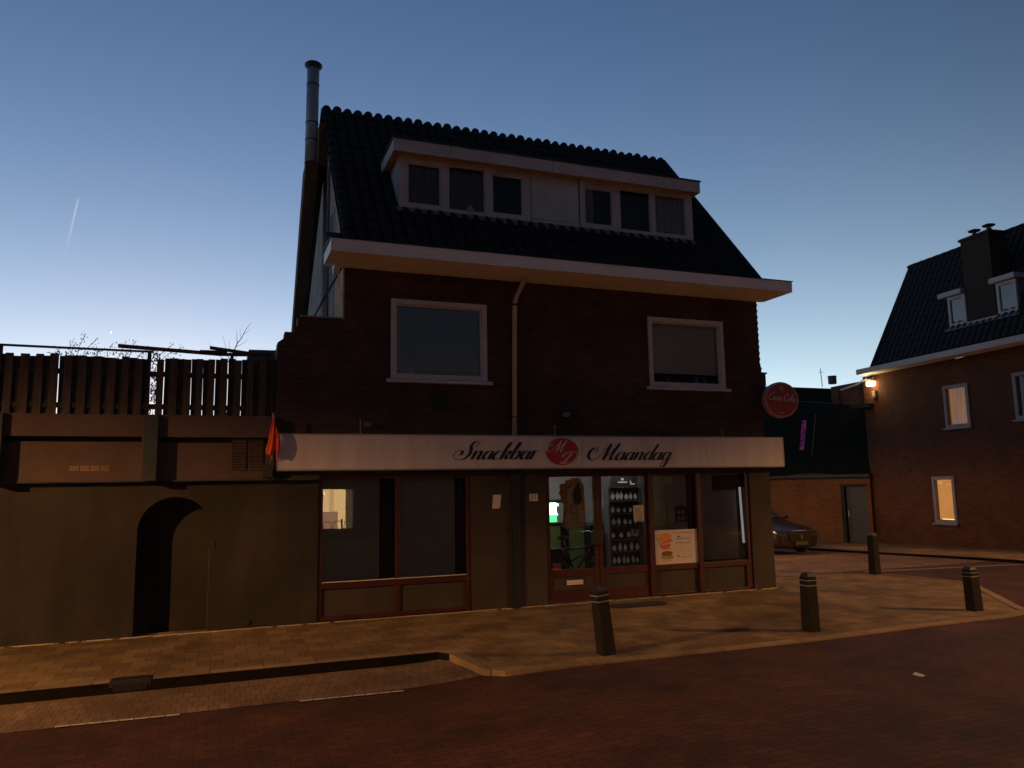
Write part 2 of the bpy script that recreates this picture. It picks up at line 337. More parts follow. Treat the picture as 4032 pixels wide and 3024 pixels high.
# ------------------------------------------------------------------ ground
def sstep(t): t = max(0, min(1, t)); return t*t*(3-2*t)
def zroad(x, y):
    z = -.12 + .106*sstep((x-2.2)/1.6)
    return z - .030*max(0, min(y-1.0, 18))*sstep((x-9.5)/2)
def zpave(x, y): return -.030*max(0, min(y-1.0, 18))*sstep((x-9.5)/2)
g = MB(); g.quad((-900, -900, -.9), (900, -900, -.9), (900, 900, -.9), (-900, 900, -.9)); struct(g.build('ground', M['ground']))
def sheet(name, xs, ys, zf, mat, dz=0):
    s = MB()
    for y in ys:
        for x in xs: s.v.append((x, y, zf(x, y)+dz))
    n = len(xs)
    for j in range(len(ys)-1):
        for i in range(n-1): s.f.append((j*n+i, j*n+i+1, (j+1)*n+i+1, (j+1)*n+i))
    return struct(s.build(name, mat, smooth=True))
def lin(a, b, n): return [a+(b-a)*i/(n-1) for i in range(n)]
sheet('road', [-80, -40, -20] + lin(-8, 20, 57) + [30, 60, 90], [-20.5, -16, -12, -9, -7] + lin(-6, 4, 21), zroad, M['road'])
sheet('side_street', lin(9.6, 24, 30) + [40, 70], [1.75] + lin(2.25, 24, 30) + [60], zroad, M['cobble'], .004)
bayp = [(-40, -4.06), (2.30, -4.06), (2.62, -4.0), (2.9, -3.5), (2.9, -2.6), (-40, -2.6)]
def poly_sheet(name, poly, z, mat, holes=None):
    s = MB(); s.add([(x, y, z(x, y) if callable(z) else z) for x, y in poly], [tuple(range(len(poly)))]); return struct(s.build(name, mat))
bs = MB()
xsb = lin(-40, -8, 8)+lin(-7.5, 2.9, 27)
for x in xsb: bs.v += [(x, -3.98-.0 if x < 2.4 else -3.95, zroad(x, -3.9)+.005), (x, -2.6, zroad(x, -2.9)+.005)]
for i in range(len(xsb)-1): bs.f.append((2*i, 2*i+2, 2*i+3, 2*i+1))
struct(bs.build('parking_bay', M['bay']))
# white bay lines, broken into short pieces of wear
for k, (x0, x1, y0, y1) in enumerate([(-1.36, -.26, -3.98, -4.03), (.88, 1.98, -4.03, -4.08), (-4.6, -3.3, -3.9, -3.95)]):
    s = MB(); n = 8
    for i in range(n):
        a, b = i/n+.004, (i+1)/n-.006; xa, xb = x0+(x1-x0)*a, x0+(x1-x0)*b; ya, yb = y0+(y1-y0)*a, y0+(y1-y0)*b; hw = .022+.004*rnd.random()
        s.quad((xa, ya-hw, zroad(xa, ya)+.012), (xb, yb-hw, zroad(xb, yb)+.012), (xb, yb+hw, zroad(xb, yb)+.012), (xa, ya+hw, zroad(xa, ya)+.012))
    struct(s.build('bay_line', M['line']))
s = MB()
for i in range(10):
    x0 = 13.95+i*.46; x1 = x0+.455; y0 = 1.36-.72*(x0-13.95)/4.6; y1 = 1.36-.72*(x1-13.95)/4.6
    s.quad((x0, y0-.09, zroad(x0, y0)+.012), (x1, y1-.09, zroad(x1, y1)+.012), (x1, y1+.09, zroad(x1, y1)+.012), (x0, y0+.09, zroad(x0, y0)+.012))
struct(s.build('crossing_line', M['linefaint']))
# pavement polygon (outer edge of kerb)
edge = [(-40, -2.85), (2.70, -2.85), (2.80, -3.02), (2.86, -3.45), (2.93, -3.95), (3.12, -4.17), (3.5, -4.26), (7.3, -4.29), (9.6, -4.17), (11.3, -4.14), (11.95, -3.98), (12.25, -3.6), (14.05, -1.40), (14.2, -.9), (14.1, -.1), (13.95, .7), (13.6, 1.35), (11.7, 1.76)]
inner = []
KW = .16
for i, p in enumerate(edge):
    a = Vector(edge[max(i-1, 0)]); b = Vector(edge[min(i+1, len(edge)-1)]); d = (b-a).normalized(); nrm = Vector((-d.y, d.x)); q = Vector(p)+nrm*KW; inner.append((q.x, q.y))
kb = MB(); kf = MB(); kf2 = MB()
for i in range(len(edge)-1):
    a, b, c, d = edge[i], edge[i+1], inner[i+1], inner[i]
    sub = max(1, int((Vector(b)-Vector(a)).length/.5)); sub = min(sub, 90)
    for j in range(sub):
        t0, t1 = j/sub, (j+1)/sub
        P = lambda u, v, t: (u[0]+(v[0]-u[0])*t, u[1]+(v[1]-u[1])*t)
        q = [P(a, b, t0), P(a, b, t1), P(d, c, t1), P(d, c, t0)]
        kb.add([(x, y, zpave(x, y)+.008+(.0 if k > 1 else -.004)) for k, (x, y) in enumerate(q)], [(0, 1, 2, 3)])
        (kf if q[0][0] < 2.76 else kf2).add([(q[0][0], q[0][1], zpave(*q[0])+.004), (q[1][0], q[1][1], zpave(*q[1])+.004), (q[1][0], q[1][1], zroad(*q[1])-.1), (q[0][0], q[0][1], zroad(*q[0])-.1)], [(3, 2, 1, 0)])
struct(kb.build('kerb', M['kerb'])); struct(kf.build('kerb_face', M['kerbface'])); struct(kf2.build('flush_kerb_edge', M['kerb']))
pv = MB(); back = [(11.7, 1.76), (10.36, 1.9), (10.36, .3), (-40, .3)]
poly = inner[:-1] + back
pv.add([(x, y, zpave(x, y)) for x, y in poly], [tuple(range(len(poly)))])
pob = struct(pv.build('pavement', M['pave']))
# far kerb and pavement of the side street, running up to the brick house
fe = [(18.9, -14), (18.35, -3), (18.45, .4), (18.62, 2), (18.70, 8), (18.9, 24)]
fp = MB(); fk = MB()
for i in range(len(fe)-1):
    n = 6
    for j in range(n):
        ya, yb = fe[i][1]+(fe[i+1][1]-fe[i][1])*j/n, fe[i][1]+(fe[i+1][1]-fe[i][1])*(j+1)/n
        xa, xb = fe[i][0]+(fe[i+1][0]-fe[i][0])*j/n, fe[i][0]+(fe[i+1][0]-fe[i][0])*(j+1)/n
        za, zb = zpave(xa, ya)+.06, zpave(xb, yb)+.06
        fp.quad((xa, ya, za), (30, ya, za+.01), (30, yb, zb+.01), (xb, yb, zb))
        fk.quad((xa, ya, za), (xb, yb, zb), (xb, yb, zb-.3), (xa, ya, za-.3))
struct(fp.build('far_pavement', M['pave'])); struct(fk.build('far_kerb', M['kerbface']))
# sandy grit gathered along the foot of the facade
gs = MB(); gr_ = random.Random(3)
x = -12
while x < 10.3:
    L_ = gr_.uniform(.15, .5); d1 = gr_.uniform(.02, .06)*(2.6 if x < .2 else 1.5)
    gs.quad((x, -d1, .004), (x+L_, -gr_.uniform(.015, .05), .004), (x+L_, -.001, .012), (x, -.001, .012)); x += L_
tag(gs.build('grit_line', M['grit']), kind='stuff')
wd = MB(); wr = random.Random(9)
for wx0, sz in ((-1.95, 1.3), (-1.7, .7), (-1.25, .8), (-2.6, 1), (.9, .5), (1.35, .6), (1.75, .5), (7.75, .7), (9.1, .6), (9.9, .9), (10.4, 1.2), (4.55, .5)):
    for k in range(26):
        a = wr.uniform(0, 6.28); r_ = wr.random()*.05*sz; c = Vector((wx0+r_*1.6*math.cos(a), -.05-abs(r_*math.sin(a)), .008)); dv = Vector((wr.uniform(-.03, .03), wr.uniform(-.03, .01), wr.uniform(.01, .05)))*sz
        wd.add([c+Vector((-.006, 0, 0)), c+Vector((.006, 0, 0)), c+dv], [(0, 1, 2)])
tag(wd.build('weeds', M['leaf']), kind='stuff')
# drain grate in the kerb
d = empty('storm_drain', (-.82, -2.84, 0), R(0), 'dark iron storm drain set into the kerb in front of the arch', 'drain')
s = MB(); s.box(-.21, .21, -.012, .17, -.05, .018); s.build('drain_cover', M['iron'], d, bevel=.004)
s = MB()
for i in range(9): s.box(-.18+i*.042, -.16+i*.042, .01, .15, .0182, .024)
s.build('rib', M['iron'], d)
s = MB(); s.box(-.17, .17, -.016, -.0122, -.10, -.02); s.build('inlet', M['black'], d)
# door mat
s = MB(); n = 28
pts = []
for k in range(n):
    t = 2*math.pi*k/n; cx, sy = math.cos(t), math.sin(t)
    pts.append((6.86+.52*math.copysign(abs(cx)**.45, cx), -.66+.20*math.copysign(abs(sy)**.45, sy)))
s.prismz(pts, .003, .022); tag(s.build('door_mat', M['mat']), 'black bristle doormat on the pavement in front of the red shop doors', 'doormat')
# litter
s = MB(); s.add([(0,0,.01),(.09,.01,.025),(.16,.06,.012),(.12,.12,.03),(.03,.09,.012)], [(0,1,2,3,4)]); s.add([(.02,.0,.012),(.1,-.03,.02),(.12,.03,.03)], [(0,1,2)])
lo = s.build('paper_scrap', M['paper']); lo.location = (7.05, -6.2, -.03); tag(lo, 'crumpled white paper scrap lying alone on the red brick road', 'litter')

# ------------------------------------------------------------------ script lettering (pointed-pen strokes)
def crom(P, n=9):
    if len(P) < 3: return P
    Q = [P[0]]+list(P)+[P[-1]]; out = []
    for i in range(1, len(Q)-2):
        p0, p1, p2, p3 = Q[i-1], Q[i], Q[i+1], Q[i+2]
        for k in range(n):
            t = k/n; out.append(tuple(.5*((2*p1[j])+(-p0[j]+p2[j])*t+(2*p0[j]-5*p1[j]+4*p2[j]-p3[j])*t*t+(-p0[j]+3*p1[j]-3*p2[j]+p3[j])*t**3) for j in range(2)))
    out.append(P[-1]); return out
GL = {
 'a': (.86, [[(.60,.76),(.45,.96),(.18,.86),(.02,.45),(.14,.05),(.36,.08),(.58,.42)], [(.66,.95),(.60,.45),(.66,.04),(.92,.30)]]),
 'n': (.92, [[(-.06,.62),(.08,.92),(.10,.5),(.04,.0)], [(.06,.3),(.28,.84),(.50,.96),(.60,.70),(.56,.25),(.66,.03),(.94,.32)]]),
 'c': (.72, [[(.56,.74),(.52,.94),(.24,.90),(.02,.46),(.14,.04),(.42,.04),(.76,.34)]]),
 'k': (.84, [[(.02,.7),(.26,1.35),(.34,1.85),(.18,1.86),(.08,1.2),(.04,.5),(.02,.0)], [(.04,.42),(.30,.86),(.54,.92),(.50,.60),(.14,.46)], [(.16,.48),(.36,.40),(.50,.06),(.86,.30)]]),
 'b': (.84, [[(.0,.7),(.26,1.35),(.32,1.85),(.16,1.88),(.06,1.2),(.02,.5),(.04,.04)], [(.04,.40),(.22,.82),(.46,.95),(.62,.62),(.50,.12),(.22,.0),(.04,.10)], [(.52,.90),(.70,.80),(.90,.95)]]),
 'r': (.70, [[(-.04,.6),(.10,.98),(.12,.5),(.04,.0)], [(.08,.36),(.28,.82),(.46,.98),(.62,.92)]]),
 'd': (.86, [[(.60,.76),(.45,.96),(.18,.86),(.02,.45),(.14,.05),(.36,.08),(.58,.42)], [(.80,1.95),(.68,1.2),(.60,.45),(.66,.04),(.92,.30)]]),
 'g': (.86, [[(.60,.76),(.45,.96),(.18,.86),(.02,.45),(.14,.05),(.36,.08),(.58,.42)], [(.66,.95),(.62,.3),(.66,-.4),(.46,-.85),(.16,-.70),(.26,-.30),(.80,.06),(.98,.36)]]),
 'o': (.74, [[(.34,.96),(.10,.80),(.02,.42),(.18,.04),(.44,.12),(.60,.55),(.48,.90),(.30,.94),(.52,.78),(.80,.86)]]),
 'l': (.46, [[(.0,.35),(.28,1.1),(.38,1.85),(.22,1.88),(.08,1.1),(.06,.2),(.24,.03),(.50,.32)]]),
 'S': (1.06, [[(.98,1.42),(1.06,1.80),(.84,2.02),(.58,1.84),(.52,1.46),(.68,1.05),(.72,.55),(.48,.10),(.02,-.02),(-.46,.18),(-.62,.62),(-.36,.98),(-.02,.92),(.02,.60),(-.18,.48)]]),
 'M': (1.66, [[(-.60,.98),(-.42,1.02),(-.40,1.34),(-.72,1.44),(-1.0,1.05),(-.95,.45),(-.55,.06),(-.18,.14),(.16,.80),(.62,1.98)], [(.62,1.98),(.60,1.2),(.58,.40),(.56,.02)], [(.56,.02),(.90,.85),(1.42,1.98)], [(1.42,1.98),(1.26,1.2),(1.18,.42),(1.30,.03),(1.62,.28)]]),
 'D': (1.2, [[(.55,1.75),(.38,1.1),(.25,.35),(.0,.02),(-.25,.12),(-.1,.30),(.4,.08),(.9,.15),(1.3,.8),(1.2,1.6),(.7,2.0),(.0,1.9),(-.4,1.4),(-.2,1.1)]]),
 'C': (1.06, [[(.92,1.42),(1.12,1.66),(.98,1.98),(.60,1.90),(.16,1.35),(.0,.60),(.22,.04),(.62,.04),(1.04,.52)]]),
 '-': (.55, [[(.1,.55),(.45,.62)]]),
}
def script(txt, wmin=.045, wmax=.24, slant=.42, gap=.02):
    x = 0; strokes = []
    for ch in txt:
        adv, st = GL[ch]
        for P in st: strokes.append([(x+px, py) for px, py in crom(P)])
        x += adv+gap
    mbs = []; zc_ = 0
    ribs = []
    for P in strokes:
        P = [(px+slant*py, py) for px, py in P]; L_, Rr_ = [], []
        n = len(P)
        for i, (px, py) in enumerate(P):
            a = P[max(i-1, 0)]; b = P[min(i+1, n-1)]; dx, dy = b[0]-a[0], b[1]-a[1]; l = math.hypot(dx, dy) or 1; dx /= l; dy /= l
            wd = wmin+(wmax-wmin)*max(0, -dy)**1.5
            tp = min(1, (i+.6)/3, (n-1-i+.6)/3); wd *= .45+.55*tp
            L_.append((px-dy*wd/2, py+dx*wd/2)); Rr_.append((px+dy*wd/2, py-dx*wd/2))
        ribs.append((L_, Rr_))
    return ribs
def lay_script(txt, name, mat, parent, x0, x1, zb, zx, y, dirx=(1, 0), wmin=.045, wmax=.24, slant=.42, th=.004, tilt=0):
    ribs = script(txt, wmin, wmax, slant); al = [p for a, b in ribs for p in a+b]
    mnx = min(p[0] for p in al); mxx = max(p[0] for p in al); sx_ = (x1-x0)/(mxx-mnx); sz = zx
    s = MB(); k = 0
    for a, b in ribs:
        for i in range(len(a)-1):
            k += 1; yy = y-th-.000004*k
            q = [(x0+(p[0]-mnx)*sx_, yy, zb+p[1]*sz+tilt*(p[0]-mnx)*sx_) for p in (b[i], b[i+1], a[i+1], a[i])]
            s.add(q, [(0, 1, 2, 3)])
    return s.build(name, mat, parent)

# ------------------------------------------------------------------ snackbar building
B = empty('snackbar_building', (0, 0, 0), 0, 'dark brick corner snackbar with tiled roof, long dormer and red shop front', 'building')
LW = (2.68, 4.39, 3.85, 5.27); RW = (7.67, 9.39, 3.87, 5.27)
s = MB(); s.grid(1.90, 10.27, 2.95, 5.84, [LW, RW], 0, .3)
s.prism([(.852, 2.95), (1.90, 2.95), (1.90, 4.86), (1.16, 4.86), (1.15, 4.70), (1.09, 4.70), (1.09, 4.60), (.96, 4.60), (.955, 4.50), (.852, 4.42)], 0, .3)
s.grid(.852, 10.27, 2.30, 2.95, [], 0, .3)
s.box(9.97, 10.27, .3, 8.2, 2.3, 5.84); s.box(1.9, 9.97, 7.9, 8.2, 0, 5.84)
s.build('brick_wall', M['brick'], B)
# toothed brick corner ends, right edge
P = [(10.262, 2.955)]
for k in range(46): zq = 2.96+k*.0625; xo = 10.286 if k % 2 else 10.271; P += [(xo, zq), (xo, zq+.0615)]
P += [(10.262, P[-1][1])]; s = MB(); s.prism(P, .002, .11)
s.build('corner_brick_teeth', M['brick'], B)
# ground floor piers and left plaster wall section
s = MB(); s.box(4.08, 5.465, 0, .3, 0, 2.30); s.box(9.84, 10.345, 0, .45, 0, 2.30); s.box(10.05, 10.345, .45, 8.2, -.5, 2.30)
s.build('plaster_pier', M['plaster'], B)
# gable wall
s = MB(); s.prismx([(.3, 4.6), (.3, 6.3), (3.2, 9.98), (7.9, 6.3), (7.9, 4.6)], 1.92, 2.1)
s.prismx([(.3, 5.2), (.3, 6.3), (3.2, 9.98), (7.9, 6.3), (7.9, 5.2)], 9.95, 10.2)
s.build('gable_wall', M['gable'], B)
s = MB(); s.box(1.872, 1.90, .003, .95, 4.87, 5.738); s.build('corner_return', M['returnp'], B)
s = MB(); s.box(1.9, 10.27, .0, 8.2, 5.842, 5.9); s.box(1.9, 10, .3, 8, 2.62, 2.72); s.build('floor_slab', M['inblack'], B)
# roof: pantile sheet front slope
def pantile(name, x0, x1, y0, z0, y1, z1, mat, parent, wave=.222, course=.34, amp=.068, hole=None):
    L_ = math.hypot(y1-y0, z1-z0); ny, nz = -(z1-z0)/L_, (y1-y0)/L_; nc = int(round(L_/course)); nx = int(round((x1-x0)/wave))*8
    s = MB(); rows = []
    for c in range(nc):
        rows += [(c/nc, .030), ((c+.97)/nc, .004)]
    rows.append((1, .004))
    for f, lift in rows:
        for i in range(nx+1):
            x = x0+(x1-x0)*i/nx; ph = (i % 8)/8; h = amp*math.sqrt(abs(math.sin(math.pi*ph)))*(1 if True else 0)+lift+.006*math.sin(x*9+f*40)
            s.v.append((x+.006*math.sin(f*31), y0+(y1-y0)*f+ny*h, z0+(z1-z0)*f+nz*h))
    for j in range(len(rows)-1):
        for i in range(nx):
            a = j*(nx+1)+i; s.f.append((a, a+1, a+nx+2, a+nx+1))
    return s.build(name, mat, parent)
EY, EZ, RY, RZ = -.42, 5.85, 3.2, 10.09
roof = pantile('roof', 1.84, 10.28, EY, EZ, RY, RZ, M['tile'], B)
s = MB()
for i in range(38):        # half-round ridge pieces, one per tile column, give the scalloped sky line
    xc = 1.84+(i+.5)*.222; n = 10; base = len(s.v); rr = .086+.006*math.sin(i*2.3)
    for e in (-.045, .16):
        for k in range(n+1):
            t = math.pi*k/n; s.v.append((xc+rr*math.cos(t), RY+e, RZ+.005+rr*.98*math.sin(t)+.008*math.sin(i*1.7)))
    for k in range(n): s.f.append((base+k, base+k+1, base+n+2+k, base+n+1+k))
    s.f.append(tuple(base+k for k in range(n, -1, -1))); s.f.append(tuple(base+n+1+k for k in range(n+1)))
s.build('ridge_tiles', M['tile'], roof)
s = MB(); s.quad((1.84, RY, RZ), (10.28, RY, RZ), (10.28, 8.5, 5.95), (1.84, 8.5, 5.95)); s.quad((1.84, EY+.05, EZ-.05), (10.28, EY+.05, EZ-.05), (10.28, RY, RZ-.06), (1.84, RY, RZ-.06)); s.build('rear_slope', M['tile'], roof)
s = MB(); s.hexa([(10.20, EY, EZ-.06), (10.31, EY, EZ-.06), (10.31, EY, EZ+.07), (10.20, EY, EZ+.07), (10.20, RY, RZ-.06), (10.31, RY, RZ-.06), (10.31, RY, RZ+.06), (10.20, RY, RZ+.06)]); s.build('verge_tiles', M['tile'], roof)
# eaves box
e = MB(); e.box(1.55, 10.42, -.90, -.862, 5.742, 5.945); e.box(1.55, 1.58, -.862, -.04, 5.742, 5.93); e.box(10.39, 10.42, -.862, -.04, 5.742, 5.93)
ev = e.build('eaves', M['fascia'], B)
s = MB(); s.box(1.58, 10.39, -.862, -.002, 5.7445, 5.762); s.build('soffit', M['soffit'], ev)
s = MB(); s.box(1.53, 10.44, -.915, -.10, 5.946, 5.962); s.quad((1.6, -.2, 5.965), (10.4, -.2, 5.965), (10.4, .2, 6.4), (1.6, .2, 6.4)); s.build('gutter_edge', M['black'], ev)
s = MB(); s.box(1.60, 1.74, -.6, -.02, 5.60, 5.742)
s = MB(); s.prismx([(-.30, 5.741), (-.001, 5.741), (-.001, 5.60)], 1.70, 1.80); s.build('bracket', M['fascia'], ev)
# upper windows
def up_window(x0, x1, z0, z1, name='window'):
    f = MB(); t = .085; frame_ring(f, x0-.0, x1+.0, z0+.05, z1, t, -.035, .09); frame_ring(f, x0+t, x1-t, z0+.05+t*.6, z1-t, .025, .01, .07)
    o = f.build(name, M['frame'], B, bevel=.004)
    s = MB(); s.prismx([(-.10, z0-.02), (-.10, z0+.028), (-.03, z0+.05), (.05, z0+.05), (.05, z0-.02)], x0-.075, x1+.075); s.build('sill', M['frame'], o)
    s = MB(); s.quad((x0+t, .05, z0+.06), (x1-t, .05, z0+.06), (x1-t, .05, z1-t), (x0+t, .05, z1-t)); s.build('pane', M['glass'], o)
    return o
w1 = up_window(*LW); 
s = MB(); s.box(2.75, 4.32, .12, .125, 4.10, 5.2); s.build('blind', M['blindblue'], w1)
s = MB(); s.box(2.75, 4.32, .119, .127, 4.085, 4.105); s.build('blind_bar', M['net'], w1)
s = MB(); s.box(2.90, 3.12, .13, .2, 3.90, 4.09); s.build('window_box', M['net'], w1)
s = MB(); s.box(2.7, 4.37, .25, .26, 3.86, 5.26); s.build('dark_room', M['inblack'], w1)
w2 = up_window(*RW)
s = MB(); s.box(7.74, 9.31, .12, .125, 4.195, 5.2); s.build('blind', M['blindpale'], w2)
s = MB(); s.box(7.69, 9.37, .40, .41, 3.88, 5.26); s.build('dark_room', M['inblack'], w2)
s = MB()
for (xx, hh, rr) in ((7.85, .16, .03), (8.2, .10, .035), (8.22, .2, .02), (8.85, .22, .05), (9.05, .2, .045)): s.lathe([(rr, 0), (rr*1.1, hh*.5), (rr*.5, hh), (rr*.4, hh*1.1)], 10, (xx, .2, 3.93))
s.build('ornaments', M['net'], w2)
s = MB(); s.lathe([(.14, -.02), (.14, .004), (.001, .004)], 24, (3.565, -.004, 3.53), 'y')
for k in range(7): s.box(3.45+k*.033, 3.462+k*.033, -.03, -.02, 3.43, 3.63)
s.build('air_vent', M['iron'], B)
# dormer
D = MB(); D.prismx([(.62, 7.02), (.62, 8.15), (1.8, 8.15)], 2.95, 3.0); D.prismx([(.62, 7.02), (.62, 8.15), (1.8, 8.15)], 9.18, 9.23)
dorm = D.build('dormer', M['dormer'], B)
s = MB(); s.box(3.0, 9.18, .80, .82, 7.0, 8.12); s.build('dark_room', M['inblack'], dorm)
s = MB(); s.box(2.79, 9.27, .33, .36, 8.085, 8.315); s.box(2.79, 2.82, .36, 1.5, 8.085, 8.30); s.box(9.24, 9.27, .36, 1.5, 8.085, 8.30); s.build('dormer_fascia', M['dormer'], dorm)
s = MB(); s.box(2.82, 9.24, .361, 1.6, 8.13, 8.15); s.build('dormer_soffit', M['dorsof'], dorm)
s = MB(); s.box(2.77, 9.29, .31, 1.65, 8.316, 8.345); s.build('dormer_roof', M['steeldark'], dorm)
def dwin(x0, x1, z0, z1, panes):
    holes = [(a, b, c, d) for a, b, c, d, _ in panes]
    f = MB(); f.grid(x0, x1, z0, z1, holes, .58, .66); o = f.build('dormer_window', M['frame'] if False else M['dormer'], dorm, bevel=.004)
    for a, b, c, d, kind in panes:
        s = MB(); frame_ring(s, a+.001, b-.001, c+.001, d-.001, .022, .60, .64); s.build('sash', M['dormer'], o)
        s = MB(); s.quad((a, .625, c), (b, .625, c), (b, .625, d), (a, .625, d)); s.build('pane', M['dormerglass'], o)
        if kind:
            s = MB(); n = 60; xa, xb = kind[1], kind[2]
            for i in range(n+1):
                x = xa+(xb-xa)*i/n; y = .668+.010*math.sin(i*1.1+a*7)+.006*math.sin(i*.43)
                s.v += [(x, y, c-.03), (x, y, d+.03)]
            for i in range(n): s.f.append((2*i, 2*i+2, 2*i+3, 2*i+1))
            s.build('curtain', M[kind[0]], o, smooth=True)
    return o
d1 = dwin(2.95, 5.54, 7.13, 8.13, [(3.105, 3.735, 7.225, 8.0, ('curtain', 3.09, 3.75)), (3.88, 4.605, 7.19, 8.06, ('curtain', 3.87, 4.62)), (4.745, 5.375, 7.225, 7.995, None)])
d2 = dwin(6.60, 9.225, 7.13, 8.13, [(6.70, 7.325, 7.23, 7.98, ('net', 6.69, 6.93)), (7.495, 8.215, 7.19, 8.055, None), (8.32, 9.06, 7.20, 8.05, ('net', 8.40, 9.07))])
s = MB(); s.lathe([(.10, 0), (.09, .05), (.05, .12), (.02, .16)], 12, (4.32, .655, 7.19)); s.build('vase', M['net'], d1)
s = MB(); s.box(5.56, 6.575, .60, .62, 7.22, 8.13); s.box(5.56, 6.575, .575, .60, 7.135, 7.20); s.build('dormer_panel', M['panel'], dorm)
s = MB(); n = 150
for i in range(n+1):
    x = 2.88+6.42*i/n; z = 7.005+.018*math.sin(i*1.15)+.008*math.sin(i*.37)
    s.v += [(x, .575, 7.135), (x, .478, z)]
for i in range(n): s.f.append((2*i, 2*i+1, 2*i+3, 2*i+2))
s.build('lead_apron', M['lead'], dorm)
s = MB()
for x in (3.85, 5.9, 8.4): s.box(x, x+.008, .3285, .3295, 8.09, 8.31)
s.build('fascia_seam', M['black'], dorm)
# chimney stack and steel flue
ch = MB(); ch.hexa([(1.275, 2.6, 4.6), (1.50, 2.6, 4.6), (1.55, 3.3, 4.6), (1.30, 3.3, 4.6), (1.49, 2.6, 8.64), (1.735, 2.6, 8.64), (1.93, 3.3, 8.64), (1.50, 3.3, 8.64)])
ch.hexa([(1.74, 2.62, 8.60), (1.93, 2.62, 8.60), (1.93, 3.2, 8.60), (1.74, 3.2, 8.60), (1.755, 2.62, 9.52), (1.93, 2.62, 9.52), (1.93, 3.2, 9.52), (1.755, 3.2, 9.52)])
cho = ch.build('chimney', M['stack'], B)
s = MB(); s.tube([(1.60, 2.75, 8.5), (1.62, 2.75, 10.72)], .125, 24); fl = s.build('flue_pipe', M['steel'], cho, smooth=True)
s = MB()
for z in (9.15, 9.52, 10.35, 8.66): s.lathe([(.131, -.012), (.136, 0), (.131, .012)], 24, (1.606+(z-9)*.008, 2.75, z))
s.build('clamp_band', M['steeldark'], fl)
s = MB(); s.lathe([(.125, 10.70), (.175, 10.76), (.18, 10.80), (.15, 10.83), (.10, 10.835)], 24, (1.62, 2.75, 0)); s.build('flue_cap', M['steeldark'], fl, smooth=True)
s = MB(); s.box(1.56, 1.93, 2.45, 2.60, 4.9, 9.3); 
s = MB(); s.tube([(1.90, 2.2, 4.9), (1.90, 2.2, 8.4)], .02, 8); s.build('conduit', M['lead'], cho)
# little gable window and terrace railing
s = MB(); s.box(1.90, 1.925, 1.45, 1.95, 6.15, 7.30); s.build('gable_window_frame', M['frame'], B)
s = MB(); s.box(1.895, 1.901, 1.50, 1.90, 6.2, 7.25); s.build('gable_window_pane', M['blindblue'], B)
s = MB(); s.box(1.20, 1.87, .02, .06, 4.872, 4.895); s.box(1.705, 1.725, .02, .05, 4.895, 5.42); s.build('terrace_rail', M['ring'], B)
# interior shop room
s = MB(); s.quad((1.5, 3.4, 1.22), (10.05, 3.4, 1.22), (10.05, 3.4, 2.6), (1.5, 3.4, 2.6)); s.quad((1.5, .3, 2.6), (10.05, .3, 2.6), (10.05, 3.4, 2.6), (1.5, 3.4, 2.6))
s.quad((10.04, .45, 0), (10.04, 3.4, 0), (10.04, 3.4, 2.6), (10.04, .45, 2.6)); s.quad((4.6, .3, 0), (4.6, 3.4, 0), (4.6, 3.4, 2.6), (4.6, .3, 2.6))
s.quad((1.52, .3, 0), (1.52, 3.4, 0), (1.52, 3.4, 2.6), (1.52, .3, 2.6))
inw = s.build('interior_wall', M['inwall'], B)
s = MB(); s.quad((1.5, 3.396, 0), (10.05, 3.396, 0), (10.05, 3.396, 1.22), (1.5, 3.396, 1.22)); s.build('green_dado', M['ingreen'], inw)
s = MB(); s.quad((1.5, .05, .02), (10.05, .05, .02), (10.05, 3.4, .02), (1.5, 3.4, .02)); s.build('shop_floor', M['infloor'], B)
s = MB(); s.box(5.9, 7.4, 1.30, 1.34, 2.52, 2.56); s.build('unseen_tube_light', emis('unseen_tube_light', (1, .88, .86), 15), B)
s = MB(); s.box(7.1, 7.7, .50, .53, 2.40, 2.43); s.build('unseen_tube_light', bpy.data.materials['unseen_tube_light'], B)  # second tube, unseen, added to brighten the ice cream display
# shop front left
f = MB()
for a, b in ((1.53, 1.60), (2.775, 2.858), (4.0, 4.08)): f.box(a, b, .03, .12, .018, 2.30)
for a, b in ((1.60, 2.775), (2.858, 4.0)):
    f.box(a, b, .035, .12, .505, .607); f.box(a, b, .035, .12, .018, .085); f.box(a, b, .035, .12, 2.232, 2.30)
sf = f.build('shop_window_frame', M['red'], B, bevel=.006)
s = MB(); s.box(1.60, 2.775, .07, .10, .085, .505); s.box(2.858, 4.0, .07, .10, .085, .505); s.build('lower_panel', M['plaster'], sf)
for a, b in ((1.60, 2.775), (2.858, 4.0)):
    s = MB(); s.quad((a, .075, .607), (b, .075, .607), (b, .075, 2.232), (a, .075, 2.232)); s.build('pane', M['shopglass'], sf)
s = MB(); s.box(1.61, 2.54, .19, .194, .615, 2.4); s.build('blind', M['blind'], sf)
s = MB(); s.box(2.84, 3.84, .19, .194, .615, 2.4); s.build('blind', M['blind'], sf)
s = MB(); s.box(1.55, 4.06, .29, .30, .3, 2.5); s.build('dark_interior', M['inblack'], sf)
s = MB(); s.box(3.955, 3.962, .15, .156, 1.2, 2.23); s.build('blind_cord', M['ring'], sf)
s = MB(); s.box(1.60, 4.0, .02, .072, .607, .616); s.build('sill_strip', M['blindpale'], sf)
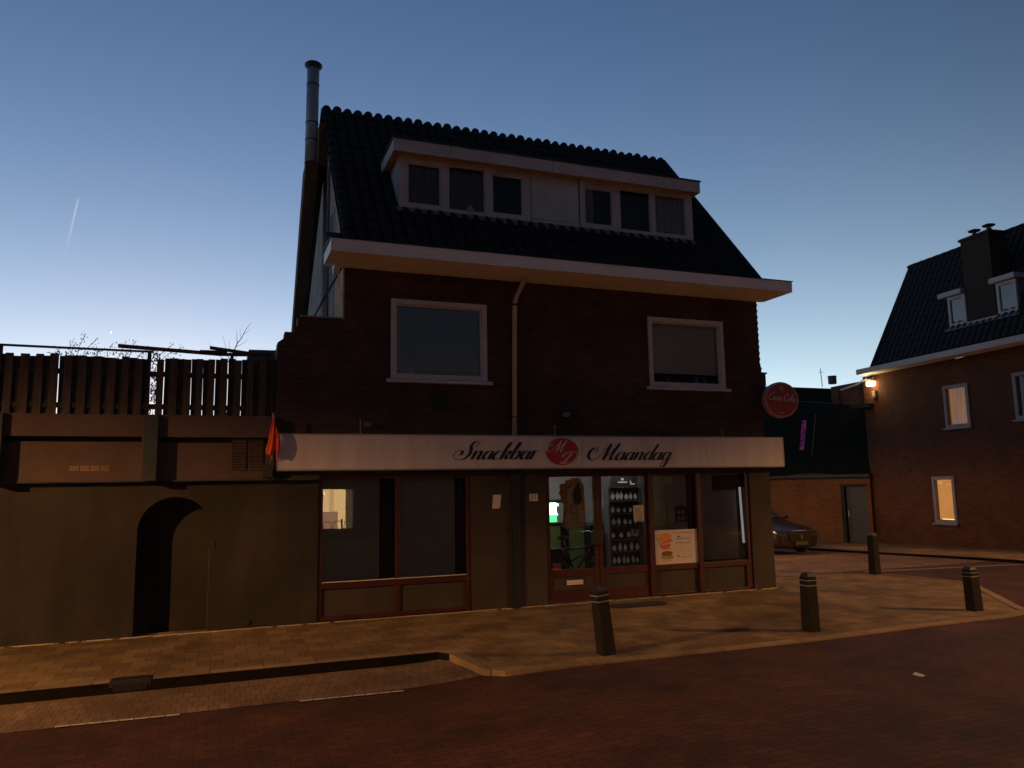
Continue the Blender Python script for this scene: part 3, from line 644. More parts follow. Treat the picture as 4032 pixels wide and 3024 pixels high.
# shop front right: doors
f = MB()
f.box(5.465, 5.547, .03, .12, .018, 2.30); f.box(7.545, 7.655, .0, .12, .018, 2.30); f.box(8.605, 8.705, -.0, .12, .018, 2.30); f.box(9.755, 9.84, .03, .12, .018, 2.30)
f.box(5.547, 7.545, .035, .12, 2.232, 2.30); f.box(7.655, 8.605, .035, .12, 2.236, 2.30); f.box(8.705, 9.755, .035, .12, 2.24, 2.30)
for a, b in ((7.655, 8.605), (8.705, 9.755)): f.box(a, b, .035, .12, .472, .575); f.box(a, b, .035, .12, .018, .052)
sr = f.build('shop_window_frame', M['red'], B, bevel=.006)
s = MB(); s.box(7.655, 8.605, .07, .10, .052, .472); s.box(8.705, 9.755, .07, .10, .052, .472); s.build('lower_panel', M['plaster'], sr)
s = MB(); s.box(7.655, 7.70, .03, .07, .052, .472); s.box(8.705, 8.745, .03, .07, .052, .472); s.box(9.70, 9.755, .03, .07, .052, .472)
s.build('panel_bead', M['red'], sr)
for a, b in ((7.655, 8.605), (8.705, 9.755)):
    s = MB(); s.quad((a, .075, .575), (b, .075, .575), (b, .075, 2.238), (a, .075, 2.238)); s.build('pane', M['shopglass'], sr)
s = MB(); s.box(7.66, 8.50, .20, .204, .58, 2.4); s.build('blind', M['blind'], sr)
s = MB(); s.box(8.72, 9.66, .20, .204, .60, 2.4); s.build('blind', M['blind'], sr)
s = MB(); s.box(9.10, 9.66, .13, .19, 1.93, 2.22); s.build('air_curtain_box', M['inblack'], sr)
s = MB(); s.prism([(9.72, .89), (9.765, .89), (9.735, 1.98), (9.69, 1.98)], .135, .15); s.build('lit_gap_strip', emis('lit_gap', (.62, .60, .58), .38), sr)  # glow stands in for the lit room seen through the gap
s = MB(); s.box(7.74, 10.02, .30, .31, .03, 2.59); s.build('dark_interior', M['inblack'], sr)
s = MB(); s.box(5.465, 7.56, -.03, .12, .0, .018); s.build('threshold', M['lead'], sr)
def door(x0, x1, gx0, gx1, letter):
    f = MB(); f.grid(x0, x1, .03, 2.232, [(gx0, gx1, .59, 2.222), (gx0+.03, gx1-.02, .235, .462)], .045, .095)
    o = f.build('door', M['red'], B, bevel=.005)
    s = MB(); s.box(gx0+.03, gx1-.02, .065, .085, .235, .462); s.build('lower_panel', M['plaster'], o)
    s = MB(); s.quad((gx0, .07, .59), (gx1, .07, .59), (gx1, .07, 2.222), (gx0, .07, 2.222)); s.build('pane', M['shopglass'], o)
    return o
dl = door(5.547, 6.505, 5.55, 6.43, True); dr = door(6.515, 7.545, 6.595, 7.49, False)
s = MB(); s.box(5.85, 6.17, .035, .045, .318, .40); s.build('letter_plate', M['logowhite'], dl, bevel=.004)
s = MB(); s.box(6.35, 6.56, -.035, .045, 1.0, 1.24); s.build('lock_box', M['darkplastic'], dl, bevel=.01)
s = MB(); s.box(6.545, 6.565, .03, .045, .40, .47); s.build('keyhole', M['chrome'], dr)
s = MB(); s.box(5.60, 5.755, .0705, .0712, .60, .71); st_ = s.build('sticker', M['paper2'], dl)
s = MB(); s.box(5.60, 5.755, .0695, .0702, .585, .618); s.build('sticker_stripe', M['logored'], st_)
# downpipes
s = MB(); s.tube([(5.00, -.42, 5.745), (4.985, -.25, 5.62), (4.94, -.07, 5.44), (4.915, -.055, 5.34), (4.872, -.05, 2.95)], .042, 14); dp = s.build('downpipe', M['pipe'], B, smooth=True)
s = MB(); s.lathe([(.047, -.02), (.05, 0), (.047, .02)], 14, (4.912, -.055, 5.30)); s.lathe([(.047, -.008), (.048, 0), (.047, .008)], 14, (4.876, -.05, 3.28)); s.box(4.86, 4.95, -.01, .02, 5.0, 5.02); s.build('pipe_clip', M['darkpipe'], dp)
s = MB(); s.prism([(4.795, .0), (4.93, .0), (4.94, 2.02), (4.96, 2.30), (4.72, 2.30), (4.81, 2.02)], -.07, -.001); s.build('dark_downpipe', M['darkpipe'], B, bevel=.01)

# left wing: rear of terrace, blocks sky behind the stepped wall
s = MB(); s.box(.86, 1.92, .3, 3.3, 2.3, 4.4); s.build('terrace_block', M['brick'], B)

# ------------------------------------------------------------------ shop sign
S = empty('shop_sign', (0, 0, 0), 0, 'long white illuminated-type sign board reading Snackbar Maandag above the shop windows', 'sign')
S['label'] = 'long off-white sign board reading Snackbar Maandag above the shop windows'
s = MB(); s.box(.874, 10.509, -.25, -.005, 2.383, 2.927); s.build('board', M['sign'], S, bevel=.006)
s = MB(); s.box(.868, 10.515, -.258, -.001, 2.928, 2.946); s.box(.868, 10.515, -.256, -.001, 2.362, 2.3825); s.box(.862, .8735, -.256, -.001, 2.3826, 2.9275); s.box(10.5095, 10.522, -.256, -.001, 2.3826, 2.9275)
s.build('edge_trim', M['signedge'], S)
s = MB()
for x in (3.483, 6.085, 8.70): s.box(x, x+.006, -.2515, -.25, 2.386, 2.925)
s.build('panel_seam', M['signedge'], S)
lay_script('Snackbar', 'lettering', M['black'], S, 3.68, 5.267, 2.527, .152, -.252, wmax=.30, wmin=.06)
lay_script('Maandag', 'lettering', M['black'], S, 6.165, 7.937, 2.507, .152, -.252, wmax=.30, wmin=.06)
s = MB(); n = 64; s.v = [(5.69, -.2535, 2.662)]+[(5.69+.318*math.cos(2*math.pi*k/n), -.2535, 2.662+.240*math.sin(2*math.pi*k/n)) for k in range(n)]; s.f = [(0, k+1, (k+1) % n+1) for k in range(n)]
lg = s.build('logo', M['logored'], S)
lay_script('M', 'logo_letter', M['logowhite'], lg, 5.375, 5.79, 2.655, .102, -.2565, wmin=.09, wmax=.26)
lay_script('D', 'logo_letter', M['logowhite'], lg, 5.63, 5.985, 2.448, .105, -.2565, wmin=.10, wmax=.26)
# stay rods and small lamps above the sign
for k, (x, z0, z1, lb) in enumerate([(2.157, 2.946, 3.19, 'thin pale stay rod standing on the sign board below the left window'), (5.61, 2.946, 3.14, 'thin pale stay rod on the sign board just right of the downpipe'), (9.16, 2.946, 3.11, 'thin pale stay rod on the sign board below the right window')]):
    s = MB(); s.tube([(x, -.15, z0), (x+.005, -.12, z1)], .008, 6); s.tube([(x+.005, -.12, z1), (x+.005, .0, z1-.02)], .006, 6); tag(s.build('stay_rod', M['ring']), lb, 'rod', 'stay rods on the sign board')
def floodlight(x, z, lb, mt, ang):
    o = empty('floodlight', (x, 0, z), 0, lb, 'floodlight', 'small lamps above the sign board')
    s = MB(); s.box(-.06, .06, -.2, -.13, -.03, .03); hd = s.build('lamp_head', mt, o, bevel=.008); hd.rotation_euler = (R(ang), 0, 0)
    s = MB(); s.tube([(0, 0, -.03), (0, -.08, -.035), (0, -.15, -.005)], .012, 6); s.build('arm', M['darkplastic'], o)
    s = MB(); s.box(-.03, .03, -.012, 0, -.06, 0); s.build('wall_plate', M['darkplastic'], o)
floodlight(2.27, 3.165, 'small dark floodlight on the brick wall beside the leftmost stay rod', M['lead'], 18)
floodlight(5.845, 3.235, 'small pale box lamp on the brick wall right of the downpipe', M['net'], -35)

# round drinks sign at the corner
C_ = empty('round_sign', (10.47, -.30, 3.685), R(-14), 'round red drinks sign with white script on the brick corner of the snackbar', 'sign')
s = MB(); s.lathe([(.315, -.075), (.350, -.07), (.360, -.04), (.360, .06), (.350, .075), (.001, .078)], 48, axis='y'); s.build('disc_case', M['cokerim'], C_, smooth=False)
s = MB(); n = 48; s.v = [(0, -.082, 0)]+[(.318*math.cos(2*math.pi*k/n), -.078, .318*math.sin(2*math.pi*k/n)) for k in range(n)]; s.f = [(0, k+1, (k+1) % n+1) for k in range(n)]; fc = s.build('disc_face', M['cokered'], C_)
lay_script('Coca-Cola', 'lettering', M['logowhite'], fc, -.275, .285, .005, .075, -.084, wmin=.12, wmax=.26, slant=.25, tilt=-.10)
s = MB(); s.prism([(-.045, .26), (.045, .27), (.05, .245), (.018, .235), (.022, .14), (-.012, .14), (-.012, .235), (-.05, .235)], -.087, -.0845); s.build('bottle_mark', M['cokerim'], fc)
s = MB(); s.prism([(-.09, -.25), (-.03, -.275), (.05, -.265), (-.03, -.262)], -.087, -.0845); s.build('swoosh_mark', M['logowhite'], fc)
s = MB(); s.tube([(-.28, .28, -.42), (-.18, .05, -.34)], .018, 8); s.tube([(-.30, .28, .1), (-.25, .05, .1)], .018, 8); s.build('bracket', M['darkplastic'], C_)

# flag
Fg = empty('flag', (.79, -.36, 0), 0, 'rolled orange flag on a short pole at the left end of the sign board', 'flag')
s = MB(); s.tube([(-.012, .2, 2.50), (-.01, 0, 2.56), (.0, -.02, 3.24)], .011, 8); s.tube([(.0, -.02, 3.16), (.001, -.021, 3.245)], .016, 8); s.build('pole', M['ring'], Fg)
s = MB()
def fold(pts, n=14):   # hanging cloth: pts = (z, left x, right x, depth)
    base = len(s.v)
    for z, a, b, dd in pts:
        for k in range(n):
            t = k/(n-1); s.v.append((a+(b-a)*t, -.03-dd*math.sin(math.pi*t)-.012*math.sin(t*13), z+.01*math.sin(t*9)))
        for k in range(n-1, -1, -1):
            t = k/(n-1); s.v.append((a+(b-a)*t, -.02, z))
    m2 = 2*n
    for i in range(len(pts)-1):
        for k in range(m2): s.f.append((base+i*m2+k, base+i*m2+(k+1) % m2, base+(i+1)*m2+(k+1) % m2, base+(i+1)*m2+k))
fold([(3.16, -.012, .02, .02), (3.02, -.04, .035, .03), (2.88, -.06, .03, .04), (2.76, -.075, .035, .05), (2.70, -.10, .03, .05), (2.62, -.10, .0, .04), (2.60, -.06, -.02, .02)])
fold([(3.06, .01, .03, .01), (2.95, .03, .08, .03), (2.85, .035, .11, .04), (2.74, .03, .11, .05), (2.66, .045, .10, .03), (2.575, .05, .07, .01)])
s.build('cloth', M['orange'], Fg, smooth=True)

# posters and papers
def sheet_thing(name, poly, y, mat, label, cat, th=.002, group=None):
    o = empty(name, (0, 0, 0), 0, label, cat, group); s = MB(); s.prism(poly, y, y+th); s.build('paper', mat, o); return o
o = sheet_thing('paper_notice', [(4.455, 1.695), (4.575, 1.695), (4.585, 1.712), (4.60, 1.712), (4.622, 1.93), (4.475, 1.93)], -.003, M['paper'], 'torn blank white paper notice stuck on the grey pier', 'notice')
o = sheet_thing('house_number', [(5.147, 1.807), (5.307, 1.807), (5.308, 1.932), (5.148, 1.932)], -.006, M['paper'], 'small white number plate reading 37 beside the shop door', 'number plate', .005)
text_mesh('37', .115, M['ink'], o, 'number', (5.165, -.0075, 1.828))
bp_ = sheet_thing('burger_poster', [(7.665, .580), (8.618, .580), (8.605, 1.208), (7.655, 1.208)], .048, M['paper'], 'white burger poster with We Love Burgers headline on the shop window', 'poster')
def blob(mat, name, cx, cz, rx, rz, y, n=26, j=.06, half=None, rot=0):
    s = MB(); P = []
    for k in range(n):
        t = 2*math.pi*k/n; q = 1+rnd.uniform(-j, j); a, b = rx*q*math.cos(t), rz*q*math.sin(t)
        if half == 'top' and b < 0: b *= .25
        if half == 'bot' and b > 0: b *= .25
        P.append((cx+a*math.cos(rot)-b*math.sin(rot), cz+a*math.sin(rot)+b*math.cos(rot)))
    s.prism(P, y, y+.0008); return s.build(name, mat, bp_)
Y0 = .0465
blob(M['bunpale'], 'burger_picture', 7.92, .672, .125, .055, Y0, half='bot'); blob(M['lettuce'], 'burger_picture', 7.925, .712, .14, .036, Y0-.001, j=.25)
blob(M['patty'], 'burger_picture', 7.93, .775, .125, .048, Y0-.002, j=.1); blob(M['onion'], 'burger_picture', 7.93, .835, .13, .030, Y0-.001, j=.15, rot=-.15); blob(M['lettuce'], 'burger_picture', 7.92, .868, .11, .022, Y0-.0015, j=.25)
blob(M['tomato'], 'burger_picture', 7.90, .915, .12, .052, Y0-.003, j=.1, rot=.1); blob(M['onion'], 'burger_picture', 7.87, .965, .11, .026, Y0-.0035, j=.2, rot=.1)
blob(M['tomato'], 'burger_picture', 7.92, .992, .13, .03, Y0-.004, j=.3, rot=.2); blob(M['skin_bun'], 'burger_picture', 7.91, 1.035, .13, .125, Y0-.005, half='top', j=.03, rot=.25)
s = MB(); s.prism([(7.70, 1.06), (7.715, 1.075), (7.80, .965), (7.79, .955)], Y0-.003, Y0-.002); s.prism([(7.70, .93), (7.80, .945), (7.80, .935), (7.70, .92)], Y0-.003, Y0-.002); s.build('burger_picture', M['skin_bun'], bp_)
text_mesh('We Love Burgers', .058, M['skin_bun'], bp_, 'poster_lettering', (8.055, .045, 1.135), sxw=1.12)
text_mesh('Super Burger Deluxe', .036, M['inkdark'], bp_, 'menu_line', (8.13, .045, 1.03)); text_mesh('Super Burger Classic', .036, M['inkdark'], bp_, 'menu_line', (8.13, .045, .952))
text_mesh('Vegaburger Melts', .036, M['lettuce'], bp_, 'menu_line', (8.22, .045, .69))
s = MB()
for k in range(5): s.box(8.13, 8.13+(.40, .34, .38, .36, .22)[k], .0455, .0462, .875-.03*k, .879-.03*k)
s.box(8.13, 8.50, .0455, .0462, 1.015, 1.018); s.box(8.13, 8.50, .0455, .0462, .932, .935); s.build('small_print', M['bunpale'], bp_)
s = MB(); s.prism([(8.15, .70), (8.16, .685), (8.175, .70), (8.195, .71), (8.19, .74), (8.15, .74)], .0455, .0462); s.build('shield_mark', M['lettuce'], bp_)
s = MB(); s.prism([(8.165, 1.075), (8.20, 1.06), (8.215, 1.075), (8.21, 1.09), (8.165, 1.092)], .0455, .0462); s.build('cow_mark', M['inkdark'], bp_)
mn = sheet_thing('menu_sheet', [(7.695, 1.30), (8.02, 1.30), (8.018, 1.738), (7.69, 1.735)], .16, M['paper3'], 'tall green-tinged menu sheet above the burger poster', 'menu')
s = MB()
for k in range(17): s.box(7.72, 7.84+rnd.uniform(-.01, .0), .1585, .1595, 1.33+k*.0225, 1.338+k*.0225); s.box(7.87, 7.99+rnd.uniform(-.02, .0), .1585, .1595, 1.33+k*.0225, 1.338+k*.0225)
s.build('menu_print', M['lettuce'], mn)
tp = sheet_thing('opening_card', [(7.68, 2.03), (7.98, 2.03), (7.983, 2.222), (7.67, 2.222)], .16, M['paper2'], 'wide cream card at the top of the window over the burger poster', 'card')
s = MB(); s.box(7.72, 7.94, .1585, .1595, 2.065, 2.075); s.box(7.74, 7.92, .1585, .1595, 2.045, 2.052); s.build('card_print', M['ink'], tp)
tp2 = sheet_thing('faded_card', [(7.99, 2.075), (8.20, 2.075), (8.20, 2.20), (7.99, 2.20)], .185, M['blindpale'], 'faint faded brown card right of the cream card in the window', 'card')
tp3 = sheet_thing('photo_card', [(8.045, 1.355), (8.195, 1.355), (8.195, 1.56), (8.045, 1.56)], .16, M['paper3'], 'small photo card with white lower half beside the menu sheet', 'card')
s = MB(); s.box(8.05, 8.19, .1585, .1595, 1.36, 1.45); s.build('white_half', M['paper2'], tp3)
pc = sheet_thing('ice_price_card', [(8.22, 1.34), (8.47, 1.34), (8.47, 1.62), (8.36, 1.66), (8.22, 1.62)], .16, M['rackblack'], 'black card with four small pink ice cream pictures above the burger poster', 'card')
s = MB()
for a in (8.29, 8.38):
    for b in (1.40, 1.52): s.prism([(a-.03, b), (a-.02, b-.035), (a+.025, b-.035), (a+.035, b), (a+.02, b+.045), (a-.015, b+.045)], .1585, .1595)
s.build('ice_cream_pictures', M['onion'], pc)
dn = sheet_thing('door_notice', [(7.255, 1.385), (7.47, 1.385), (7.47, 1.683), (7.25, 1.680)], .058, M['paper2'], 'cream printed notice stuck on the right shop door', 'notice')
s = MB()
for k in range(8): s.box(7.285, 7.44-rnd.uniform(0, .05), .0565, .0575, 1.43+k*.027, 1.437+k*.027)
s.box(7.33, 7.44, .0565, .0575, 1.40, 1.415); s.build('notice_print', M['ink'], dn)
op = empty('ice_cream_poster', (0, 0, 0), 0, 'large brown cut-out ice cream poster with a dark lolly on the left door', 'poster')
Pm = [(5.80, 1.35), (5.84, 1.33), (5.88, 1.28), (6.24, 1.30), (6.25, 1.36), (6.275, 1.375), (6.27, 1.5), (6.27, 1.75), (6.26, 2.05), (6.25, 2.10), (6.215, 2.11), (6.215, 2.18), (6.17, 2.185), (6.16, 2.205), (5.99, 2.205), (5.98, 2.175), (5.90, 2.165), (5.885, 2.10), (5.80, 2.10), (5.76, 2.06), (5.79, 2.0), (5.75, 1.93), (5.80, 1.86), (5.77, 1.80), (5.84, 1.74), (5.84, 1.6), (5.83, 1.5)]
s = MB(); s.prism([(x, z) for x, z in Pm], .082, .086); s.build('poster_card', M['brownp'], op)
s = MB(); s.prism([(5.93, 2.0), (6.02, 2.04), (6.08, 2.1), (6.10, 1.95), (6.08, 1.8), (6.18, 1.72), (6.24, 1.6), (6.25, 1.40), (6.23, 1.33), (5.90, 1.31), (5.87, 1.36), (5.86, 1.5), (5.92, 1.62), (5.91, 1.8)], .0805, .0815); s.build('vanilla_picture', M['creamp'], op)
s = MB(); P = []
for k in range(30):
    t = 2*math.pi*k/30; P.append((6.115+.082*math.copysign(abs(math.cos(t))**.8, math.cos(t)), 1.88+.165*math.copysign(abs(math.sin(t))**.8, math.sin(t))))
s.prism(P, .0785, .0795); s.build('lolly_picture', M['choc'], op)
s = MB(); s.prism([(6.12+.02, 2.03), (6.17, 2.12), (6.15, 2.13), (6.09, 2.03)], .0785, .0795); s.build('leaf_picture', M['choc'], op)
s = MB()
for k in range(24):
    t0, t1 = 2*math.pi*k/24, 2*math.pi*(k+1)/24
    s.add([(6.04+a*math.cos(t), .0785, 1.63+a*1.05*math.sin(t)) for a, t in ((.085, t0), (.085, t1), (.055, t1), (.055, t0))], [(0, 1, 2, 3)])
s.build('ring_picture', M['brownp'], op)
text_mesh('MAGNUM', .045, M['brownp'], op, 'brand_lettering', (5.96, .0785, 1.37), sxw=1.1)
s = MB(); s.box(5.98, 6.16, .0785, .0795, 1.46, 1.468); s.box(5.96, 6.18, .0785, .0795, 1.485, 1.491); s.build('poster_print', M['brownp'], op)

# ice cream display rack inside the right door
rk = empty('ice_cream_display', (0, 0, 0), 0, 'tall black display with rows of pale ice cream pictures behind the right door', 'display')
s = MB(); s.box(7.17, 7.78, .80, 1.0, .36, 2.24); s.build('cabinet', M['rackblack'], rk)
s = MB(); s.box(7.12, 7.17, .78, 1.0, .36, 2.3); s.box(7.78, 7.86, .78, 1.0, .36, 2.3); s.box(7.17, 7.78, .79, 1.0, 2.24, 2.30); s.build('side_post', M['grey'], rk)
s = MB()
for z in (2.02, 1.75, 1.50, 1.27, 1.01, .78, .52): s.box(7.17, 7.78, .72, .798, z-.008, z+.004)
s.build('shelf_edge', M['lead'], rk)
rows = [(1.78, 6, .10), (1.53, 5, .08), (1.30, 5, .08), (1.05, 4, .07), (.80, 5, .10), (.56, 6, .08), (.40, 4, .06)]
pr_ = random.Random(5)
s = MB()
for z, n, h in rows:
    for k in range(n):
        x = 7.22+k*.50/(n-1)+pr_.uniform(-.01, .01); ww = .040+pr_.uniform(-.006, .008); hh = h*pr_.uniform(.8, 1.25)
        s.prism([(x-ww*.45, z), (x+ww*.45, z), (x+ww, z+hh*.55), (x+ww*.7, z+hh*.9), (x+.005, z+hh*1.45), (x-ww*.6, z+hh), (x-ww, z+hh*.55)], .795, .799)
s.build('ice_cream_pictures', M['sundae'], rk)
s = MB(); s.box(7.35, 7.55, .795, .799, 2.10, 2.125); s.box(7.42, 7.48, .795, .799, 2.15, 2.19); s.prism([(7.62, 2.06), (7.74, 2.06), (7.72, 2.09), (7.66, 2.09), (7.62, 2.15)], .795, .799); s.box(7.34, 7.47, .79, .794, 2.008, 2.024); s.build('header_mark', M['sundae'], rk)
s = MB(); s.box(7.60, 7.67, .79, .794, 1.06, 1.20); s.box(7.70, 7.77, .79, .794, 1.10, 1.19); s.box(7.66, 7.75, .79, .794, .40, .49); s.build('price_card', M['paper2'], rk)
# pink lit picture + bottle
pk = empty('pink_picture', (0, 0, 0), 0, 'small glowing pink and purple picture left of the ice cream display', 'picture')
s = MB(); s.box(7.05, 7.26, 1.30, 1.33, 1.60, 1.80)
mt, t, b = newmat('pink_glow'); nz = t.nodes.new('ShaderNodeTexNoise'); nz.inputs['Scale'].default_value = 14; tcn = t.nodes.new('ShaderNodeTexCoord'); t.links.new(tcn.outputs['Object'], nz.inputs[0])
t.links.new(ramp2(t, nz.outputs[0], (.12, .02, .10), (.55, .18, .42), .4, .6), b.inputs['Emission Color']); b.inputs['Emission Strength'].default_value = .55; b.inputs['Base Color'].default_value = (.2, .1, .2, 1)
s.build('picture_face', mt, pk)
s = MB(); s.lathe([(.03, 0), (.034, .05), (.034, .16), (.015, .21), (.015, .24)], 12, (7.14, 1.25, 1.28)); o = s.build('pink_bottle', pm('pink_bottle', (.75, .45, .6), .3, .05, 5, 0), None, smooth=True); tag(o, 'slim pale pink bottle below the glowing pink picture', 'bottle')
o.data.materials[0].node_tree.nodes['Principled BSDF'].inputs['Emission Color'].default_value = (.8, .45, .6, 1); o.data.materials[0].node_tree.nodes['Principled BSDF'].inputs['Emission Strength'].default_value = .35
s = MB(); s.box(6.9, 7.6, 1.2, 1.6, 1.22, 1.28); s.box(6.95, 7.0, 1.25, 1.55, .02, 1.22); s.box(7.5, 7.55, 1.25, 1.55, .02, 1.22); s.box(6.95, 7.5, 1.5, 1.55, .02, 1.22)
tag(s.build('snack_counter', M['inblack']), 'dark counter inside the shop carrying the pink bottle', 'counter')
s = MB(); s.box(7.02, 7.22, 1.0, 1.05, 1.0, 1.22); bx_ = s.build('card_box', M['paper2']); tag(bx_, 'small cream cardboard box standing dark-fronted behind the door lock', 'box')
bx_.location = (-.12, 0, -.02)
# green lit drinks dispenser
dd = empty('drinks_dispenser', (0, 0, 0), 0, 'glowing green and white drinks dispenser inside the left shop door', 'dispenser')
s = MB(); s.box(6.10, 6.40, 1.38, 1.62, 1.73, 1.80); s.build('lid', M['lead'], dd, bevel=.01)
s = MB(); s.prism([(6.14, 1.50), (6.30, 1.50), (6.295, 1.73), (6.145, 1.73)], 1.42, 1.58); s.build('lit_tank', emis('white_green_glow', (.70, 1.0, .78), 7), dd)
s = MB(); s.prism([(6.15, 1.36), (6.305, 1.36), (6.30, 1.50), (6.14, 1.50)], 1.42, 1.58); s.build('green_base', emis('green_glow', (.08, .85, .20), 2.6), dd)
s = MB(); s.box(6.305, 6.35, 1.42, 1.46, 1.66, 1.72); s.box(6.305, 6.33, 1.42, 1.46, 1.48, 1.53); s.build('tap', emis('tap_glint', (.8, 1, .85), 1.5), dd)
s = MB(); s.box(6.0, 6.6, 1.35, 1.75, 1.28, 1.34); s.box(6.05, 6.1, 1.4, 1.7, .02, 1.28); s.box(6.5, 6.55, 1.4, 1.7, .02, 1.28)
tag(s.build('side_table', M['inblack']), 'narrow dark table carrying the green lit drinks dispenser', 'table')
# bicycle inside
bk = empty('bicycle', (0, 0, 0), 0, 'black city bicycle with chrome handlebar parked inside behind the left door', 'bicycle')
def wheel(cx, cy, cz, r):
    o = MB(); n = 48; P = [(cx+r*math.cos(2*math.pi*k/n), cy, cz+r*math.sin(2*math.pi*k/n)) for k in range(n+1)]; o.tube(P, .018, 8, False); wh = o.build('wheel', M['rubber'], bk, smooth=True)
    q = MB(); P = [(cx+(r-.03)*math.cos(2*math.pi*k/n), cy, cz+(r-.03)*math.sin(2*math.pi*k/n)) for k in range(n+1)]; q.tube(P, .011, 8, False); q.build('rim', M['chrome'], wh, smooth=True)
    q = MB()
    for k in range(18): t_ = 2*math.pi*k/18; q.tube([(cx, cy, cz), (cx+(r-.03)*math.cos(t_), cy, cz+(r-.03)*math.sin(t_))], .0022, 4)
    q.tube([(cx, cy-.04, cz), (cx, cy+.04, cz)], .02, 8); q.build('spokes', M['chrome'], wh)
    q = MB(); P = [(cx+(r+.035)*math.cos(R(a)), cy, cz+(r+.035)*math.sin(R(a))) for a in range(20, 200, 10)]; q.tube(P, .022, 6); q.build('mudguard', M['bikeframe'], wh, smooth=True)
wheel(7.18, 1.1, .41, .33); wheel(6.08, 1.1, .41, .33)
s = MB(); A_, Bq, Cq, Dq, Eq = (6.98, 1.1, .98), (6.50, 1.1, .38), (6.32, 1.1, .92), (6.08, 1.1, .41), (7.18, 1.1, .41)
s.tube([A_, Bq], .018); s.tube([(6.97, 1.1, .90), (6.36, 1.1, .84)], .017); s.tube([Cq, Bq], .017); s.tube([Bq, Dq], .012); s.tube([Cq, Dq], .012); s.tube([(6.99, 1.1, .84), (6.42, 1.1, .62)], .014); s.build('frame', M['bikeframe'], bk, smooth=True)
s = MB(); s.tube([A_, (7.04, 1.1, .74), Eq], .013); s.tube([A_, (6.96, 1.1, 1.10)], .014); s.tube([(6.86, .82, 1.14), (6.92, .92, 1.17), (6.98, 1.1, 1.12), (6.92, 1.28, 1.17), (6.72, 1.36, 1.14)], .012); s.build('handlebar', M['chrome'], bk, smooth=True)
s = MB(); s.tube([(6.32, 1.1, .9), (6.31, 1.1, 1.02)], .014); s.build('seat_post', M['chrome'], bk)
s = MB(); s.lathe([(.02, 0), (.10, .02), (.11, .06), (.06, .09)], 14, (6.28, 1.1, 1.02)); s.build('saddle', M['darkplastic'], bk, smooth=True)
s = MB(); s.box(5.85, 6.30, .98, 1.22, .76, .78); s.build('carrier', M['chrome'], bk)
s = MB(); s.box(5.82, 6.20, .90, .98, .48, .90); s.build('pannier_bag', M['darkplastic'], bk, bevel=.03)
s = MB(); s.tube([(6.78, 1.0, .40), (6.9, .99, .5), (7.02, 1.0, .72)], .012); s.lathe([(.035, -.02), (.04, .0), (.03, .03)], 12, (7.06, 1.05, .92), 'x'); s.build('front_lamp', M['chrome'], bk)

# ------------------------------------------------------------------ garage wall to the left
G = empty('garage_wall', (0, 0, 0), 0, 'long low plastered garage wall with a blind arch left of the shop', 'wall')
s = MB(); s.box(-14, -1.06, 0, .4, -.1, 2.25); s.box(-.055, 1.53, 0, .4, -.1, 2.25)
n = 24; ax, ar, azc = -.5575, .5025, 1.50
top = [(ax-ar*math.cos(math.pi*k/n), azc+ar*.985*math.sin(math.pi*k/n)) for k in range(n+1)]
for k in range(n):
    (xa, za), (xb, zb) = top[k], top[k+1]
    s.add([(xa, 0, za), (xb, 0, zb), (xb, 0, 2.25), (xa, 0, 2.25)], [(0, 1, 2, 3)])
    s.add([(xa, 0, za), (xb, 0, zb), (xb, .4, zb), (xa, .4, za)], [(0, 3, 2, 1)])
s.quad((-1.06, 0, 1.5), (-1.06, .4, 1.5), (-1.06, .4, 1.5), (-1.06, 0, 1.5)) if False else None
s.quad((-1.07, .40, -.1), (-.04, .40, -.1), (-.04, .40, 2.1), (-1.07, .40, 2.1))
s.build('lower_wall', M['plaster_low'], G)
s = MB(); s.box(-.068, -.058, -.006, -.0005, .05, 1.2); s.build('corner_bead', M['band'], G)
s = MB(); s.box(-.05, .01, -.012, -.0005, 1.22, 1.34); s.build('old_hinge', M['iron'], G)
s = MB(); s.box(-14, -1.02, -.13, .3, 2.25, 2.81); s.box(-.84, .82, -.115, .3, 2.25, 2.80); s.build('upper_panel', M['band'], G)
s = MB(); s.box(-14, -1.02, -.235, .3, 2.882, 3.2); s.box(-.84, .82, -.225, .3, 2.88, 3.21); s.build('top_band', M['band'], G)
s = MB(); s.box(-14, 1.25, -.02, .3, 2.81, 2.88); s.box(-14, .80, .0, .3, 3.15, 3.19); s.box(-14, 1.5, -.15, .0, 2.225, 2.2495); s.build('recess_shade_band', M['dark_pil'], G)  # dark strips stand in for shade in the gap and under the ledge
for k in range(6):
    x = -1.0-k*1.95
    s = MB(); s.box(x, x+.18, -.33, .3, 2.24, 3.2); pl = s.build('pilaster', M['dark_pil'], G)
    s = MB(); s.box(x-.03, x-.001, -.30, .0, 2.26, 3.2); s.build('pilaster_edge', M['band'], pl)
s = MB(); s.box(-.985, -.975, -.2355, -.234, 2.885, 3.19)
for k in range(4):
    x0 = -1.955+k*.131; s.box(x0, x0+.118, -.145, -.1305, 2.392, 2.397)
    for j in range(5): s.prismx([(-.146, 2.400+j*.014), (-.1305, 2.408+j*.014), (-.1305, 2.400+j*.014)], x0, x0+.118)
s.build('grille', M['returnp'], G)
for (a, b) in ((.205, .415), (.455, .665)):
    s = MB(); frame_ring(s, a, b, 2.385, 2.85, .012, -.14, -.1155)
    for j in range(11): z = 2.40+j*.040; s.prismx([(-.150, z), (-.116, z+.028), (-.116, z+.018), (-.148, z-.006)], a+.012, b-.012)
    s.build('louvre', M['band'], G)
s = MB(); s.box(.66, .80, -.30, -.12, 2.27, 2.46); s.build('meter_box', M['plaster'], G, bevel=.004)
